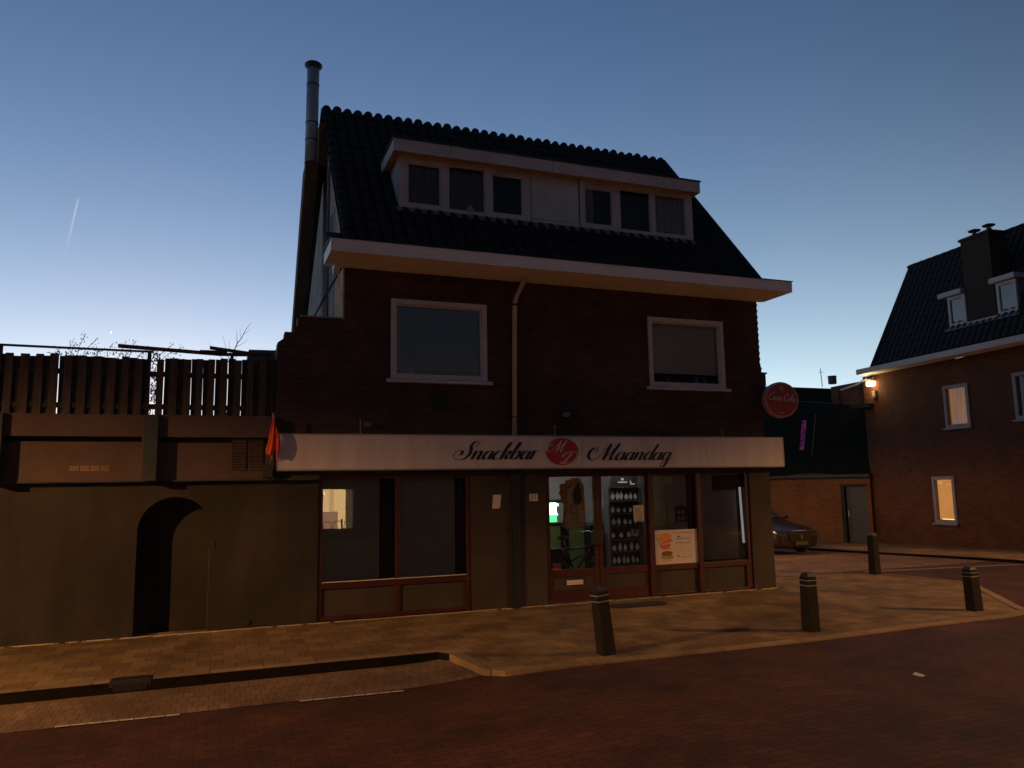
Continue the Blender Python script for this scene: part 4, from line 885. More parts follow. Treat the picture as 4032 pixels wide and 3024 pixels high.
s = MB(); s.box(.83, 1.53, -.1, .0, 2.25, 2.38); s.build('end_block', M['plaster'], G)
s = MB(); s.lathe([(.001, -.03), (.035, -.028), (.04, 0)], 14, (.503, -.001, .10), 'y'); s.build('vent_cap', M['iron'], G)
# garage block behind the wall (roof deck)
s = MB(); s.box(-14, .85, .4, 6, 2.9, 3.1); s.build('roof_deck', M['ground'], G)

# fence on top
Fn = empty('wooden_fence', (0, .1, 3.2), 0, 'weathered slatted wooden fence standing on top of the garage wall', 'fence')
pr_ = random.Random(11)
fb = MB(); bb = MB(); fr_ = []
x = -12.9
while x < .80:
    if -1.07 < x < -.90: x = -.90
    wdt = .105+pr_.uniform(-.010, .012)
    if x < -1.0 and x+wdt > -1.04: wdt = -1.04-x
    tpz = .905+pr_.uniform(-.022, .015)+.03*max(0, x+.9); tl = pr_.uniform(-.006, .006)
    if wdt > .02:
        fb.hexa([(x, 0, .0), (x+wdt, 0, .0), (x+wdt, .02, .0), (x, .02, .0), (x+tl, 0, tpz), (x+wdt+tl, 0, tpz), (x+wdt+tl, .02, tpz), (x+tl, .02, tpz)]); fr_.append((x, x+wdt))
    x += wdt+.080+pr_.uniform(-.012, .012)
for (a0, a1), (b0, b1) in zip(fr_, fr_[1:]):
    if a1 < -1.0 < b0: continue
    q = pr_.random(); l_, r_ = a1-.03, b0+.03
    if q < .42: l_ = a1+.007
    elif q < .66 and a1 < -.9: r_ = b0-.006
    tpz = .895+pr_.uniform(-.03, .02)+.035*max(0, l_+.9); tl = pr_.uniform(-.006, .006)
    bb.hexa([(l_, .05, .0), (r_, .05, .0), (r_, .07, .0), (l_, .07, .0), (l_+tl, .05, tpz), (r_+tl, .05, tpz), (r_+tl, .07, tpz), (l_+tl, .07, tpz)])
bb.box(-1.17, -1.034, .052, .071, .0, .89)
fb.build('front_boards', M['wood'], Fn); bb.build('back_boards', M['wood2'], Fn)
s = MB(); s.box(-12.9, .82, .022, .048, .12, .20); s.box(-12.9, .82, .022, .048, .62, .70); s.build('rail', M['wood2'], Fn)
s = MB(); s.box(-1.035, -.985, -.01, .06, 0, 1.0); s.box(-2.99, -2.93, -.01, .06, 0, 1.0)
for k in range(5): s.box(-4.95-k*1.95, -4.89-k*1.95, -.01, .06, 0, 1.0)
s.box(.79, .83, -.01, .06, 0, 1.0); s.build('post', M['wood2'], Fn)
def beam(a, b, h, mt):
    s = MB(); (x0, y0, z0), (x1, y1, z1) = a, b
    s.hexa([(x0, y0-.02, z0), (x1, y1-.02, z1), (x1, y1+.02, z1), (x0, y0+.02, z0), (x0, y0-.02, z0+h), (x1, y1-.02, z1+h), (x1, y1+.02, z1+h), (x0, y0+.02, z0+h)]); s.build('top_beam', mt, Fn)
beam((-12.9, .02, 1.06), (-.95, .02, .985), .03, M['wood']); beam((-1.45, .06, 1.05), (.02, .06, .985), .055, M['wood']); beam((-.30, .02, 1.015), (.10, .02, 1.02), .045, M['wood2']); beam((-.16, .08, 1.09), (.48, .08, 1.02), .05, M['wood']); beam((.0, .02, .98), (.76, .02, 1.0), .05, M['wood2'])
# grey roof box behind the fence
s = MB(); s.prism([(.40, 3.9), (1.1, 3.9), (1.1, 4.50), (.46, 4.49), (.45, 4.46)], 1.2, 2.2); tag(s.build('roof_hut', M['grey']), 'low grey metal-clad box on the roof between fence and stepped brick wall', 'roof box')
# vine sprigs over the fence
V = empty('climbing_vine', (0, .2, 4.0), 0, 'dark leafy vine sprigs poking over the top beam of the fence', 'plant')
lf = MB(); tw = MB(); vr = random.Random(21)
def leafquad(mb, c, sz, r):
    a = Vector((r.uniform(-1, 1), r.uniform(-1, 1), r.uniform(-1, 1))).normalized(); b = a.orthogonal().normalized()
    c = Vector(c); a *= sz; b *= sz*.6; mb.add([c-a, c+b, c+a, c-b], [(0, 1, 2, 3)])
for (bx0, tx, tz) in ((-2.05, -2.10, .34), (-2.0, -1.90, .45), (-1.95, -1.74, .385), (-2.1, -2.02, .31), (-1.85, -1.60, .24), (-1.6, -1.52, .33), (-1.45, -1.35, .37), (-1.4, -1.21, .38), (-1.2, -1.00, .30), (-.95, -.68, .36), (-.9, -.54, .32), (-2.2, -2.3, .25), (-1.0, -.90, .26), (-1.7, -1.75, .26)):
    P = [(bx0, .0, .05), (bx0+(tx-bx0)*.4+vr.uniform(-.03, .03), .0, .05+(tz-.05)*.5), (tx, .02, tz)]; tw.tube(P, .004, 4)
    for k in range(16):
        t_ = vr.random()**.6; px = bx0+(tx-bx0)*t_; pz = .05+(tz-.05)*t_; leafquad(lf, (px+vr.uniform(-.05, .05), vr.uniform(-.03, .05), pz+vr.uniform(-.03, .03)), vr.uniform(.008, .02), vr)
for k in range(700): leafquad(lf, (-1.0+vr.uniform(.02, .14) if k % 3 else vr.uniform(-2.4, -.5), vr.uniform(-.03, .06), vr.uniform(-.75, .2) if k % 3 else vr.uniform(.05, .22)), vr.uniform(.010, .026), vr)
tw.build('stem', M['twig'], V); lf.build('foliage', M['leaf'], V)
# bare tree far behind the fence
T = empty('bare_tree', (.1, 8.5, 0), 0, 'bare thin tree top rising far behind the fence', 'tree')
tr = MB(); tr.tube([(.1, 0, 0), (.15, 0, 4), (.2, 0, 5.6)], [.09, .06, .03], 8); tr.build('trunk', M['twig'], T)
s = MB()
def br(P, r0): s.tube([(p[0]-.1, 0+.03*i, p[1]) for i, p in enumerate(P)], [r0*(1-.75*i/(len(P)-1)) for i in range(len(P))], 5)
br([(.2, 5.4), (.31, 5.65), (.41, 5.93), (.50, 6.05), (.56, 6.2), (.63, 6.35), (.75, 6.52)], .016)
br([(.40, 5.92), (.39, 6.1), (.38, 6.27)], .008); br([(.2, 5.5), (.15, 5.7), (.05, 6.1)], .009); br([(.36, 5.8), (.52, 5.9), (.67, 6.03)], .007); br([(.56, 6.18), (.64, 6.22), (.72, 6.33)], .006); br([(.22, 5.5), (.6, 5.62), (.95, 5.66)], .006); br([(.24, 5.6), (.2, 5.9), (.22, 6.02)], .006); br([(.5, 6.05), (.46, 6.2), (.5, 6.36)], .005); br([(.18, 5.4), (-.2, 5.7), (-.3, 5.95)], .006)
s.build('branch', M['twig'], T)

# ------------------------------------------------------------------ bollards
proto = None
blab = ['leaning dark wooden bollard in front of the shop door at the kerb', 'dark wooden bollard in front of the right end of the snackbar', 'short wooden bollard near the pointed tip of the pavement', 'dark wooden bollard beside the side street without visible rings']
def make_bollard(rings=True):
    o = empty('bollard'); w_ = .086
    s = MB(); s.hexa([(-w_*1.06, -w_*1.06, -.05), (w_*1.06, -w_*1.06, -.05), (w_*1.06, w_*1.06, -.05), (-w_*1.06, w_*1.06, -.05), (-w_*.94, -w_*.94, .74), (w_*.94, -w_*.94, .74), (w_*.94, w_*.94, .74), (-w_*.94, w_*.94, .74)])
    s.build('post', M['bollard'], o, bevel=.010)
    a, b_ = w_*.93, w_*.62; s = MB(); s.hexa([(-a, -a, .742), (a, -a, .742), (a, a, .742), (-a, a, .742), (-b_, -b_, .80), (b_, -b_, .80), (b_, b_, .80), (-b_, b_, .80)]); s.build('cap', M['bollard_cap'], o, bevel=.008)
    if rings:
        for z in (.62, .69):
            s = MB(); q = w_*.965+.001; frame = [(-q, -q), (q, -q), (q, q), (-q, q)]; s.prismz(frame, z, z+.010); s.build('ring', M['ring'], o)
    return o
def copy_tree(o, parent=None):
    c = o.copy(); col.objects.link(c); c.parent = parent
    for ch_ in o.children: copy_tree(ch_, c)
    return c
spots = [(4.57, -3.86, 1.03, 6, -5), (7.83, -3.76, 1.0, 0, 0), (11.30, -3.52, .85, -3, -2), (13.75, .85, 1.13, 2, 0)]
proto = make_bollard()
for i, (x, y, zs, rz, lean) in enumerate(spots):
    o = proto if i == 0 else (copy_tree(proto) if i < 3 else make_bollard(False))
    o.location = (x, y, zpave(x, y)); o.rotation_euler = (R(lean*.4), R(lean), R(rz)); o.scale = (1, 1, zs); tag(o, blab[i], 'bollard', 'wooden bollards along the kerb')
# soil ring at the feet is dark moss
s = MB()
for i, (x, y, zs, rz, lean) in enumerate(spots):
    pass

# ------------------------------------------------------------------ brick house across the side street
AZ = R(5.6); H = empty('brick_house', (21.54, 3.06, 0), R(90)-AZ, 'dark brick house with two lit windows and small roof dormers across the side street', 'house')
# local frame: x runs away from the camera along the facade (u), y>0 points to the street, so depth is -y ; build with d = depth
def hb(mb, u0, u1, d0, d1, z0, z1): return mb.box(u0, u1, -d1, -d0, z0, z1)
HW1 = (1.36, 2.33, 3.66, 5.02); HW2 = (-1.1, -.2, 3.72, 5.08); HWL = (2.2, 3.10, .66, 2.15)
s = MB(); s.grid(-5, 5.95, -.6, 5.83, [HW1, HW2, HWL], -.3, 0); hb(s, 5.65, 5.95, .3, 6.4, -.6, 5.83); hb(s, -5, -4.7, .3, 6.4, -.6, 5.83)
s.prismx([(-.3, 5.83), (-2.1, 9.75), (-4.2, 5.83)], 5.5, 5.7)
s.build('house_wall', M['brick_side'], H)
def hwin(u0, u1, z0, z1, glow, curtain=None):
    f = MB(); t_ = .11; frame_ring(f, u0, u1, z0, z1, t_, -.09, .03); o = f.build('window', M['houseframe'], H, bevel=.004)
    s = MB(); hb(s, u0-.05, u1+.05, -.10, .05, z0-.05, z0+.0); s.build('sill', M['houseframe'], o)
    s = MB(); s.quad((u0+t_, -.05, z0+t_), (u1-t_, -.05, z0+t_), (u1-t_, -.05, z1-t_), (u0+t_, -.05, z1-t_)); s.build('pane', M['sideglass'], o)
    s = MB(); n_ = 40
    for i in range(n_+1):
        u = u0+.02+(u1-u0-.04)*i/n_; y = -.16+(.018*math.sin(i*1.25)+.01*math.sin(i*.5) if curtain else 0); s.v += [(u, y, z0+.02), (u, y, z1-.02)]
    for i in range(n_): s.f.append((2*i, 2*i+2, 2*i+3, 2*i+1))
    s.build('curtain' if curtain else 'blind', glow, o, smooth=True); return o
def cloth_glow(name, c1, c2, st, sc_, stretch):
    mt, t, b = newmat(name); nz = t.nodes.new('ShaderNodeTexNoise'); nz.inputs['Scale'].default_value = sc_; nz.inputs['Detail'].default_value = 3; tcn = t.nodes.new('ShaderNodeTexCoord'); mp = t.nodes.new('ShaderNodeMapping'); mp.inputs['Scale'].default_value = stretch
    t.links.new(tcn.outputs['Object'], mp.inputs[0]); t.links.new(mp.outputs[0], nz.inputs[0]); t.links.new(ramp2(t, nz.outputs[0], c1, c2, .3, .7), b.inputs['Emission Color']); b.inputs['Emission Strength'].default_value = st
    b.inputs['Base Color'].default_value = (*[x*.08 for x in c2], 1); b.inputs['Roughness'].default_value = .95; b.inputs['Specular IOR Level'].default_value = 0; return mt
GW1 = cloth_glow('lit_curtain', (.15, .038, .006), (.40, .125, .022), .62, 6, (5, 1, .15)); GWL = cloth_glow('lit_blind', (.58, .22, .050), (.66, .27, .070), .95, 1.2, (1, 1, 1)); GD = M['curtain']
hwin(*HW1, GW1, True); hwin(*HW2, GD, True); wl_ = hwin(*HWL, GWL)
s = MB(); hb(s, 2.32, 2.86, .055, .075, .78, .80); s.build('fairy_light', emis('fairy_light', (1, .62, .25), 2.2), wl_)
s = MB(); hb(s, -5.1, 5.22+.3, -.62, -.59, 5.835, 6.02); hb(s, 5.50, 5.53, -.59, .0, 5.835, 6.0); hv = s.build('eaves', M['housefascia'], H)
s = MB(); hb(s, -5.1, 5.50, -.588, .0, 5.836, 5.852); s.build('soffit', M['soffit'], hv)
# roof front slope: use pantile in rotated frame via own empty-less mesh
hr = MB(); L_ = math.hypot(2.55, 4.0); nx = 8*int(10.4/.24); rows_ = []
for c in range(14): rows_ += [(c/14, .03), ((c+.97)/14, .004)]
rows_.append((1, .004))
for f_, lift in rows_:
    for i in range(nx+1):
        u = -5.0+10.48*i/nx; h = .05*math.sqrt(abs(math.sin(math.pi*(i % 8)/8)))+lift
        dd_ = -.06+2.16*f_; hr.v.append((u, -dd_+4.0/L_*h, 5.88+4.06*f_+2.16/L_*h))
for j in range(len(rows_)-1):
    for i in range(nx): a = j*(nx+1)+i; hr.f.append((a, a+1, a+nx+2, a+nx+1))
hr = hr.build('roof', M['tile'], H)
s = MB(); s.quad((-5, -2.1, 9.98), (5.48, -2.1, 9.98), (5.48, -4.6, 5.98), (-5, -4.6, 5.98)); s.quad((-5, .04, 5.85), (5.46, .04, 5.85), (5.46, -2.1, 9.88), (-5, -2.1, 9.88)); s.quad((-5, .58, 6.0), (5.5, .58, 6.0), (5.5, -.1, 6.0), (-5, -.1, 6.0)); s.build('rear_slope', M['tile'], hr)
s = MB()
for i in range(30):
    u = -4.8+i*.345; s.tube([(u, -2.1, 10.0), (u+.35, -2.1, 10.0)], [.085, .07], 8)
s.build('ridge_tiles', M['tile'], hr)
s = MB(); s.hexa([(5.40, .10, 5.88), (5.50, .10, 5.88), (5.50, .10, 6.02), (5.40, .10, 6.02), (5.40, -2.1, 9.9), (5.50, -2.1, 9.9), (5.50, -2.1, 10.08), (5.40, -2.1, 10.08)]); s.build('verge_tiles', M['tile'], hr)
s = MB(); hb(s, .56, 1.62, .50, 1.2, 6.9, 9.72); hb(s, .51, 1.67, .46, 1.25, 9.62, 9.70); ch2 = s.build('chimney', M['stackdark'], H)
for u in (.84, 1.38):
    s = MB(); s.lathe([(.08, 9.72), (.08, 9.86), (.05, 9.87), (.05, 9.92), (.17, 9.93), (.19, 9.96), (.08, 10.0), (.0, 10.01)], 14, (u, -.85, 0)); s.build('chimney_cap', M['steeldark'], ch2)
for (u0, u1, l0, l1) in ((1.63, 2.32, 1.66, 2.60), (-.20, .48, -.28, .62)):
    f = MB(); frame_ring(f, u0, u1, 6.96, 7.95, .10, -.56, -.48); o = f.build('roof_dormer', M['housefascia'], H)
    s = MB(); s.quad((u0+.1, -.52, 7.05), (u1-.1, -.52, 7.05), (u1-.1, -.52, 7.86), (u0+.1, -.52, 7.86)); s.build('pane', M['blindblue'] if False else M['carglass'], o)
    s = MB(); hb(s, u0, u1, .57, 1.4, 6.9, 7.94); s.build('dormer_body', M['grey'], o)
    s = MB(); hb(s, l0, l1, .36, 1.4, 7.955, 8.13); s.build('dormer_lid', M['housefascia'], o, bevel=.03)
s = MB(); hb(s, .48, 1.63, .44, .50, 6.93, 6.985); s.build('lead_strip', M['housefascia'], H)
s = MB(); n_ = 60
for i in range(n_+1):
    u = -.3+2.75*i/n_; s.v += [(u, -.46, 6.95), (u, -.36, 6.83+.012*math.sin(i*1.3))]
for i in range(n_): s.f.append((2*i, 2*i+1, 2*i+3, 2*i+2))
s.build('lead_apron', M['lead'], H)
# rear wing visible left of the corner
s = MB(); hb(s, 5.96, 8.2, .35, 4.0, -.6, 5.75); s.build('rear_wing', M['brick_side'], H)
s = MB(); s.tube([(5.6, .12, 5.72), (6.3, .0, 5.60), (7.3, -.1, 5.52)], .035, 8); s.build('gutter', M['frame'], H)
s = MB(); s.tube([(7.7, -.3, 5.65), (7.7, -.3, 4.9)], .03, 6); s.build('vent_pipe', M['darkpipe'], H)
# wall lamp and alarm box on the house
wx = lambda u, d_, z: H.matrix_basis @ Vector((u, -d_, z))
HM = Matrix.Translation((21.54, 3.06, 0)) @ Matrix.Rotation(R(90)-AZ, 4, 'Z')
lp = HM @ Vector((5.40, .0, 5.60))
WL = empty('wall_lamp', lp, R(90)-AZ, 'bright lit square wall lamp high on the brick house corner', 'lamp')
s = MB(); s.prismx([(.0, .08), (.22, .06), (.22, -.02), (.0, .0)], -.12, .12); s.build('housing', M['lamphouse'], WL)
s = MB(); s.box(-.13, .13, .05, .21, -.17, -.022); s.build('lamp_glass', emis('lamp_glass', (1, .72, .36), 22), WL)
s = MB(); s.box(-.05, -.02, .0, .06, .08, .16); s.box(.09, .12, .0, .06, .08, .17); s.build('bracket', M['white'], WL)
pl_ = bpy.data.lights.new('wall_lamp_light', 'POINT'); pl_.energy = 16; pl_.color = (1, .62, .28); pl_.shadow_soft_size = .08
lo_ = bpy.data.objects.new('wall_lamp_light', pl_); col.objects.link(lo_); lo_.parent = WL; lo_.location = (0, .30, -.16)
ab = empty('alarm_box', HM @ Vector((5.36, 0, 5.12)), R(90)-AZ, 'small pale box on the brick wall below the lit wall lamp', 'box')
s = MB(); s.box(-.09, .09, .0, .08, -.13, .13); s.build('case', M['grey'], ab, bevel=.01)
s = MB(); s.box(-.04, .04, .08, .084, -.05, .05); s.build('badge', M['brownp'], ab)

# ------------------------------------------------------------------ low brick annex with dark roof beyond the house
AN = empty('brick_annex', (22.05, 8.95, 0), R(98), 'low orange brick annex with dark roof and grey door behind the parked car', 'outbuilding')
# local x runs away from the corner, local y > 0 towards the street
s = MB(); s.grid(-.05, 9, -.6, 2.12, [(.12, 1.22, -.6, 1.93)], -.3, .05); s.build('annex_wall', M['brick_orange'], AN)
s = MB(); s.box(.12, 1.22, -.16, -.10, -.35, 1.93); dr_ = s.build('door', M['doorgreen'], AN, bevel=.005)
s = MB(); s.box(1.10, 1.22, -.10, .02, -.35, 1.93); s.box(.12, 1.10, -.10, .0, 1.85, 1.93); s.build('door_frame', M['inblack'], dr_)
s = MB(); s.box(1.0, 1.06, -.10, -.06, .72, .95); s.tube([(1.03, -.06, .88), (.93, -.05, .88)], .012, 6); s.build('handle', M['chrome'], dr_)
s = MB(); s.box(-.12, 9, .04, .16, 2.19, 2.29); s.build('gutter', M['band'], AN, bevel=.01)
s = MB(); s.box(-.10, 9, -.28, .045, 2.121, 2.18); s.build('wall_plate', M['inblack'], AN)
s = MB(); s.prism([(1.3, 2.29), (1.8, 2.33), (2.4, 2.36), (3.2, 2.34), (3.6, 2.29)], .05, .14); s.build('moss', M['leaf'], AN)
an = MB(); an.hexa([(.0, .02, 2.22), (9.0, .02, 2.22), (9.0, -3.2, 2.22), (.0, -3.2, 2.22), (.0, -.55, 4.75), (9.0, -.9, 6.2), (9.0, -3.2, 6.2), (.0, -3.2, 4.75)]); anr = an.build('annex_roof', M['moss_tile'], AN)
s = MB(); s.box(-.45, .35, -.5, .35, 4.66, 4.80); s.build('roof_edge', M['inblack'], anr)
s = MB(); s.hexa([(3.02, -.20, 3.30), (3.22, -.20, 3.30), (3.22, -.26, 3.30), (3.02, -.26, 3.30), (3.02, -.46, 4.50), (3.22, -.46, 4.50), (3.22, -.52, 4.50), (3.02, -.52, 4.50)])
mt, t, b = newmat('violet_window'); nz = t.nodes.new('ShaderNodeTexNoise'); nz.inputs['Scale'].default_value = 9; tcn = t.nodes.new('ShaderNodeTexCoord'); t.links.new(tcn.outputs['Object'], nz.inputs[0])
t.links.new(ramp2(t, nz.outputs[0], (.03, .005, .026), (.12, .025, .10), .35, .65), b.inputs['Emission Color']); b.inputs['Emission Strength'].default_value = .55; b.inputs['Base Color'].default_value = (.01, .005, .01, 1); b.inputs['Specular IOR Level'].default_value = 0; b.inputs['Roughness'].default_value = 1
s.build('violet_window', mt, anr)
s = MB(); s.tube([(2.55, -.1, 3.0), (2.55, -.48, 4.7)], .012, 5); s.build('lightning_wire', M['lead'], anr)
# far roof bits above the annex
s = MB(); s.box(-.18, .18, -.2, .2, 0, .62); s.box(-.24, .24, -.25, .25, .62, .70); s.lathe([(.07, .70), (.08, .9), (.12, .93), (.04, 1.05)], 10); o = s.build('far_chimney', M['stack']); o.location = (26.6, 20.2, 7.05); tag(o, 'small dark chimney behind the round sign above the annex roof', 'chimney')
s = MB(); s.lathe([(.22, 0), (.22, .38), (.24, .40), (.24, .44), (.02, .46)], 16); o = s.build('roof_vent', M['grey']); o.location = (31.6, 20.4, 7.35); tag(o, 'grey round roof vent left of the lit wall lamp', 'vent')
s = MB(); s.tube([(0, 0, 0), (-.05, 0, 1.0)], .02, 5); s.tube([(-.03, -.2, .8), (-.03, .2, .8)], .01, 4); o = s.build('aerial_mast', M['steeldark']); o.location = (30.5, 20, 7.1); tag(o, 'thin aerial mast beside the grey roof vent', 'aerial')
s = MB(); s.box(24, 42, 20.8, 30, -.5, 7.15); o = s.build('far_flat_building', M['inblack']); tag(o, 'dark flat roofed building far behind the annex roof', 'building')
ft = empty('far_tree', (24.4, 19.0, 0), 0, 'small dark treetop just left of the round red sign', 'tree')
s = MB(); s.tube([(0, 0, 0), (.05, 0, 4), (.1, 0, 7.3)], [.15, .1, .03], 6); s.build('trunk', M['twig'], ft)
s = MB()
for k in range(420):
    z = 5.5+vr.random()*2.7; rr = .75*(1-(z-5.5)/3.0); a = vr.uniform(0, 6.28); q = rr*vr.random()**.5; leafquad(s, (.1+q*math.cos(a), q*math.sin(a), z), vr.uniform(.04, .09), vr)
s.build('crown', M['leaf'], ft)

# ------------------------------------------------------------------ parked car (faces the camera street)
CAR_SCALE = 1.08
CA = empty('parked_car', (17.0, 6.9, -.205), R(3), 'dark parked car nose-on in the side street, half hidden by the snackbar corner', 'car')
CA.scale = (1.0, 1.0, CAR_SCALE)
# stations: y, [ (x, z) half profile from bottom centre to top centre ]
def prof(hw, zb, zs, zbelt, ztop, tw_): return [(0, zb), (hw*.80, zb), (hw*.97, zb+.08), (hw, zs), (hw*.98, (zs+zbelt)/2+.03), (hw*.93, zbelt), (hw*.93*(1-.5*(1-tw_)), (zbelt+ztop)/2+.0), (hw*tw_, ztop-.03), (hw*tw_*.6, ztop), (0, ztop+.005)]
stn = [(0.0, prof(.70, .26, .45, .58, .63, .75)), (.06, prof(.80, .20, .48, .66, .70, .75)), (.35, prof(.87, .17, .50, .74, .80, .74)), (.8, prof(.90, .16, .52, .82, .88, .74)), (1.35, prof(.91, .16, .55, .90, .96, .74)), (1.50, prof(.91, .16, .55, .92, 1.02, .74)), (2.2, prof(.91, .16, .55, .94, 1.40, .66)), (2.8, prof(.91, .16, .55, .95, 1.45, .66)), (3.5, prof(.91, .16, .57, .96, 1.40, .64)), (4.1, prof(.89, .18, .58, .96, 1.12, .66)), (4.4, prof(.84, .24, .60, .90, .98, .7)), (4.48, prof(.78, .3, .6, .8, .9, .7))]
s = MB(); K = 10
for y, P in stn:
    ring = [(x, y, z) for x, z in P]+[(-x, y, z) for x, z in P[-2:0:-1]]; s.v += ring
n = 2*K-2
for i in range(len(stn)-1):
    for k in range(n): s.f.append((i*n+k, i*n+(k+1) % n, (i+1)*n+(k+1) % n, (i+1)*n+k))
s.f.append(tuple(range(n-1, -1, -1))); s.f.append(tuple((len(stn)-1)*n+k for k in range(n)))
cb = s.build('body', M['carpaint'], CA, smooth=True); sm = cb.modifiers.new('s', 'SUBSURF'); sm.levels = 2; sm.render_levels = 2
s = MB(); q = []
for i in range(7):
    t_ = i/6; y = 1.44+.76*t_; z = 1.00+.41*t_+.02; hw_ = .70-.12*t_
    for k in range(9): u = -1+2*k/8; s.v.append((u*hw_, y-.02+.07*u*u, z+.015-.03*u*u))
for i in range(6):
    for k in range(8): a = i*9+k; s.f.append((a, a+1, a+10, a+9))
s.build('windscreen', M['carglass'], CA, smooth=True)
s = MB(); s.prism([(-.42, .40), (.42, .40), (.48, .58), (.44, .63), (-.44, .63), (-.48, .58)], -.035, .03); gr2 = s.build('grille', M['darkplastic'], CA, bevel=.01)
s = MB()
for k in range(4): s.box(-.43, .43, -.045, -.036, .43+k*.045, .44+k*.045)
s.build('grille_bar', M['carpaint'], gr2)
s = MB(); s.lathe([(.055, -.01), (.06, 0)], 20, (0, -.05, .53), 'y'); s.lathe([(.045, -.014), (.048, -.01)], 20, (0, -.05, .53), 'y'); s.build('emblem', M['lead'], gr2)
for sgn in (-1, 1):
    s = MB(); s.prism([(sgn*.52, .52), (sgn*.76, .56), (sgn*.80, .64), (sgn*.54, .61)][::sgn], -.0, .10); s.build('headlight', M['carglass'], CA, bevel=.015)
    s = MB(); s.hexa([(sgn*.93-.09, 1.55, .95), (sgn*.93+.09, 1.55, .95), (sgn*.93+.09, 1.68, .95), (sgn*.93-.09, 1.68, .95), (sgn*.93-.09, 1.53, 1.06), (sgn*.93+.09, 1.53, 1.06), (sgn*.93+.09, 1.68, 1.06), (sgn*.93-.09, 1.68, 1.06)]); s.build('mirror', M['carpaint'], CA, bevel=.02)
    for yy in (.85, 3.5):
        s = MB(); s.lathe([(.20, -.10), (.31, -.10), (.325, -.06), (.325, .06), (.31, .10), (.20, .10)], 28, (sgn*.82, yy, .325), 'x'); wh = s.build('wheel', M['rubber'], CA)
        s = MB(); s.lathe([(.02, sgn*.105), (.19, sgn*.095), (.20, sgn*.08)], 18, (sgn*.82, yy, .325), 'x'); s.build('rim', M['lead'], wh)
s = MB(); s.box(-.26, .26, -.055, -.04, .29, .40); npl = s.build('number_plate', M['plate'], CA)

# ------------------------------------------------------------------ the other side of the street (seen mirrored in the shop glass)
O = empty('opposite_house', (0, -22, 0), 0, 'terraced brick house on the near side of the street, mirrored in the shop glass', 'house')
WN = (4.35, 5.75, .30, 2.09)
s = MB(); s.grid(-12, 17, -.2, 5.4, [WN], -.3, 0); s.box(-12, 17, -8, -7.7, -.2, 5.4); s.build('facade', M['brick'], O)
s = MB(); s.prismx([(.4, 5.4), (-4, 6.6), (-8.4, 5.4)], -12, 17); s.build('roof', M['tile'], O)
s = MB(); frame_ring(s, WN[0], WN[1], WN[2], WN[3], .05, -.1, .02); ow = s.build('window', M['frame'], O)
s = MB(); s.box(4.0, 6.1, -2.5, -2.45, 0, 2.6); s.build('lit_room_wall', emis('lit_room', (1.0, .60, .26), 13.0), ow)
s = MB(); s.quad((4.99, -2.44, 0), (4.99, -1.0, 0), (4.99, -1.0, 2.6), (4.99, -2.44, 2.6)); s.build('room_corner', emis('lit_room_dim', (1.0, .60, .24), 9.5), ow)
s = MB(); n_ = 20
for i in range(n_+1): s.v += [(5.42+.36*i/n_, -.3+.05*math.sin(i*1.5), .3), (5.42+.36*i/n_, -.3+.05*math.sin(i*1.5), 2.1)]
for i in range(n_): s.f.append((2*i, 2*i+2, 2*i+3, 2*i+1))
s.build('curtain', emis('curtain_glow', (.5, .30, .14), 2.2), ow)
s = MB(); s.box(4.36, 5.12, -.6, -.55, .3, 1.08)
for k in range(14): s.box(4.36, 5.12, -.545, -.54, .34+k*.052, .355+k*.052)
s.build('slatted_blind', emis('blind_glow', (.80, .42, .24), 6), ow)
s = MB(); s.box(4.44, 4.56, -2.40, -2.38, 1.62, 1.80); s.build('picture', emis('picture_glow', (.4, .3, .2), 2), ow)
s = MB(); s.tube([(4.72, -2.3, 1.95), (4.76, -2.3, 1.75)], .02, 6); s.build('room_lamp', emis('room_lamp', (1, .85, .6), 25), ow)
rf = empty('garden_railing', (0, -20.6, 0), 0, 'low iron garden railing with rounded hoops before the opposite house', 'railing')
s = MB()
x = 3.0
while x < 7.5:
    n_ = 16; s.tube([(x, 0, 0), (x, 0, .55)]+[(x+.17-.17*math.cos(math.pi*k/n_), 0, .55+.17*math.sin(math.pi*k/n_)) for k in range(1, n_)]+[(x+.34, 0, .55), (x+.34, 0, 0)], .014, 6); s.tube([(x+.17, 0, 0), (x+.17, 0, .5)], .012, 6); x += .42
s.build('hoop', M['iron'], rf)
s = MB(); s.box(4.98, 5.04, -.03, .03, 0, .82); s.box(3.0, 7.6, -.012, .012, .08, .11); s.build('post', M['iron'], rf)
O2 = empty('opposite_gable_house', (26.5, -23, 0), 0, 'tall gabled house on the near side of the street near the junction', 'house')
s = MB(); s.box(-5.5, 6, -8, 0, -.2, 7.2); s.build('facade', M['brick'], O2)
s = MB(); s.prism([(-5.6, 7.2), (6.1, 7.2), (1.0, 14.5), (-3.2, 14.5)], -8.2, .2); s.build('roof', M['tile'], O2)

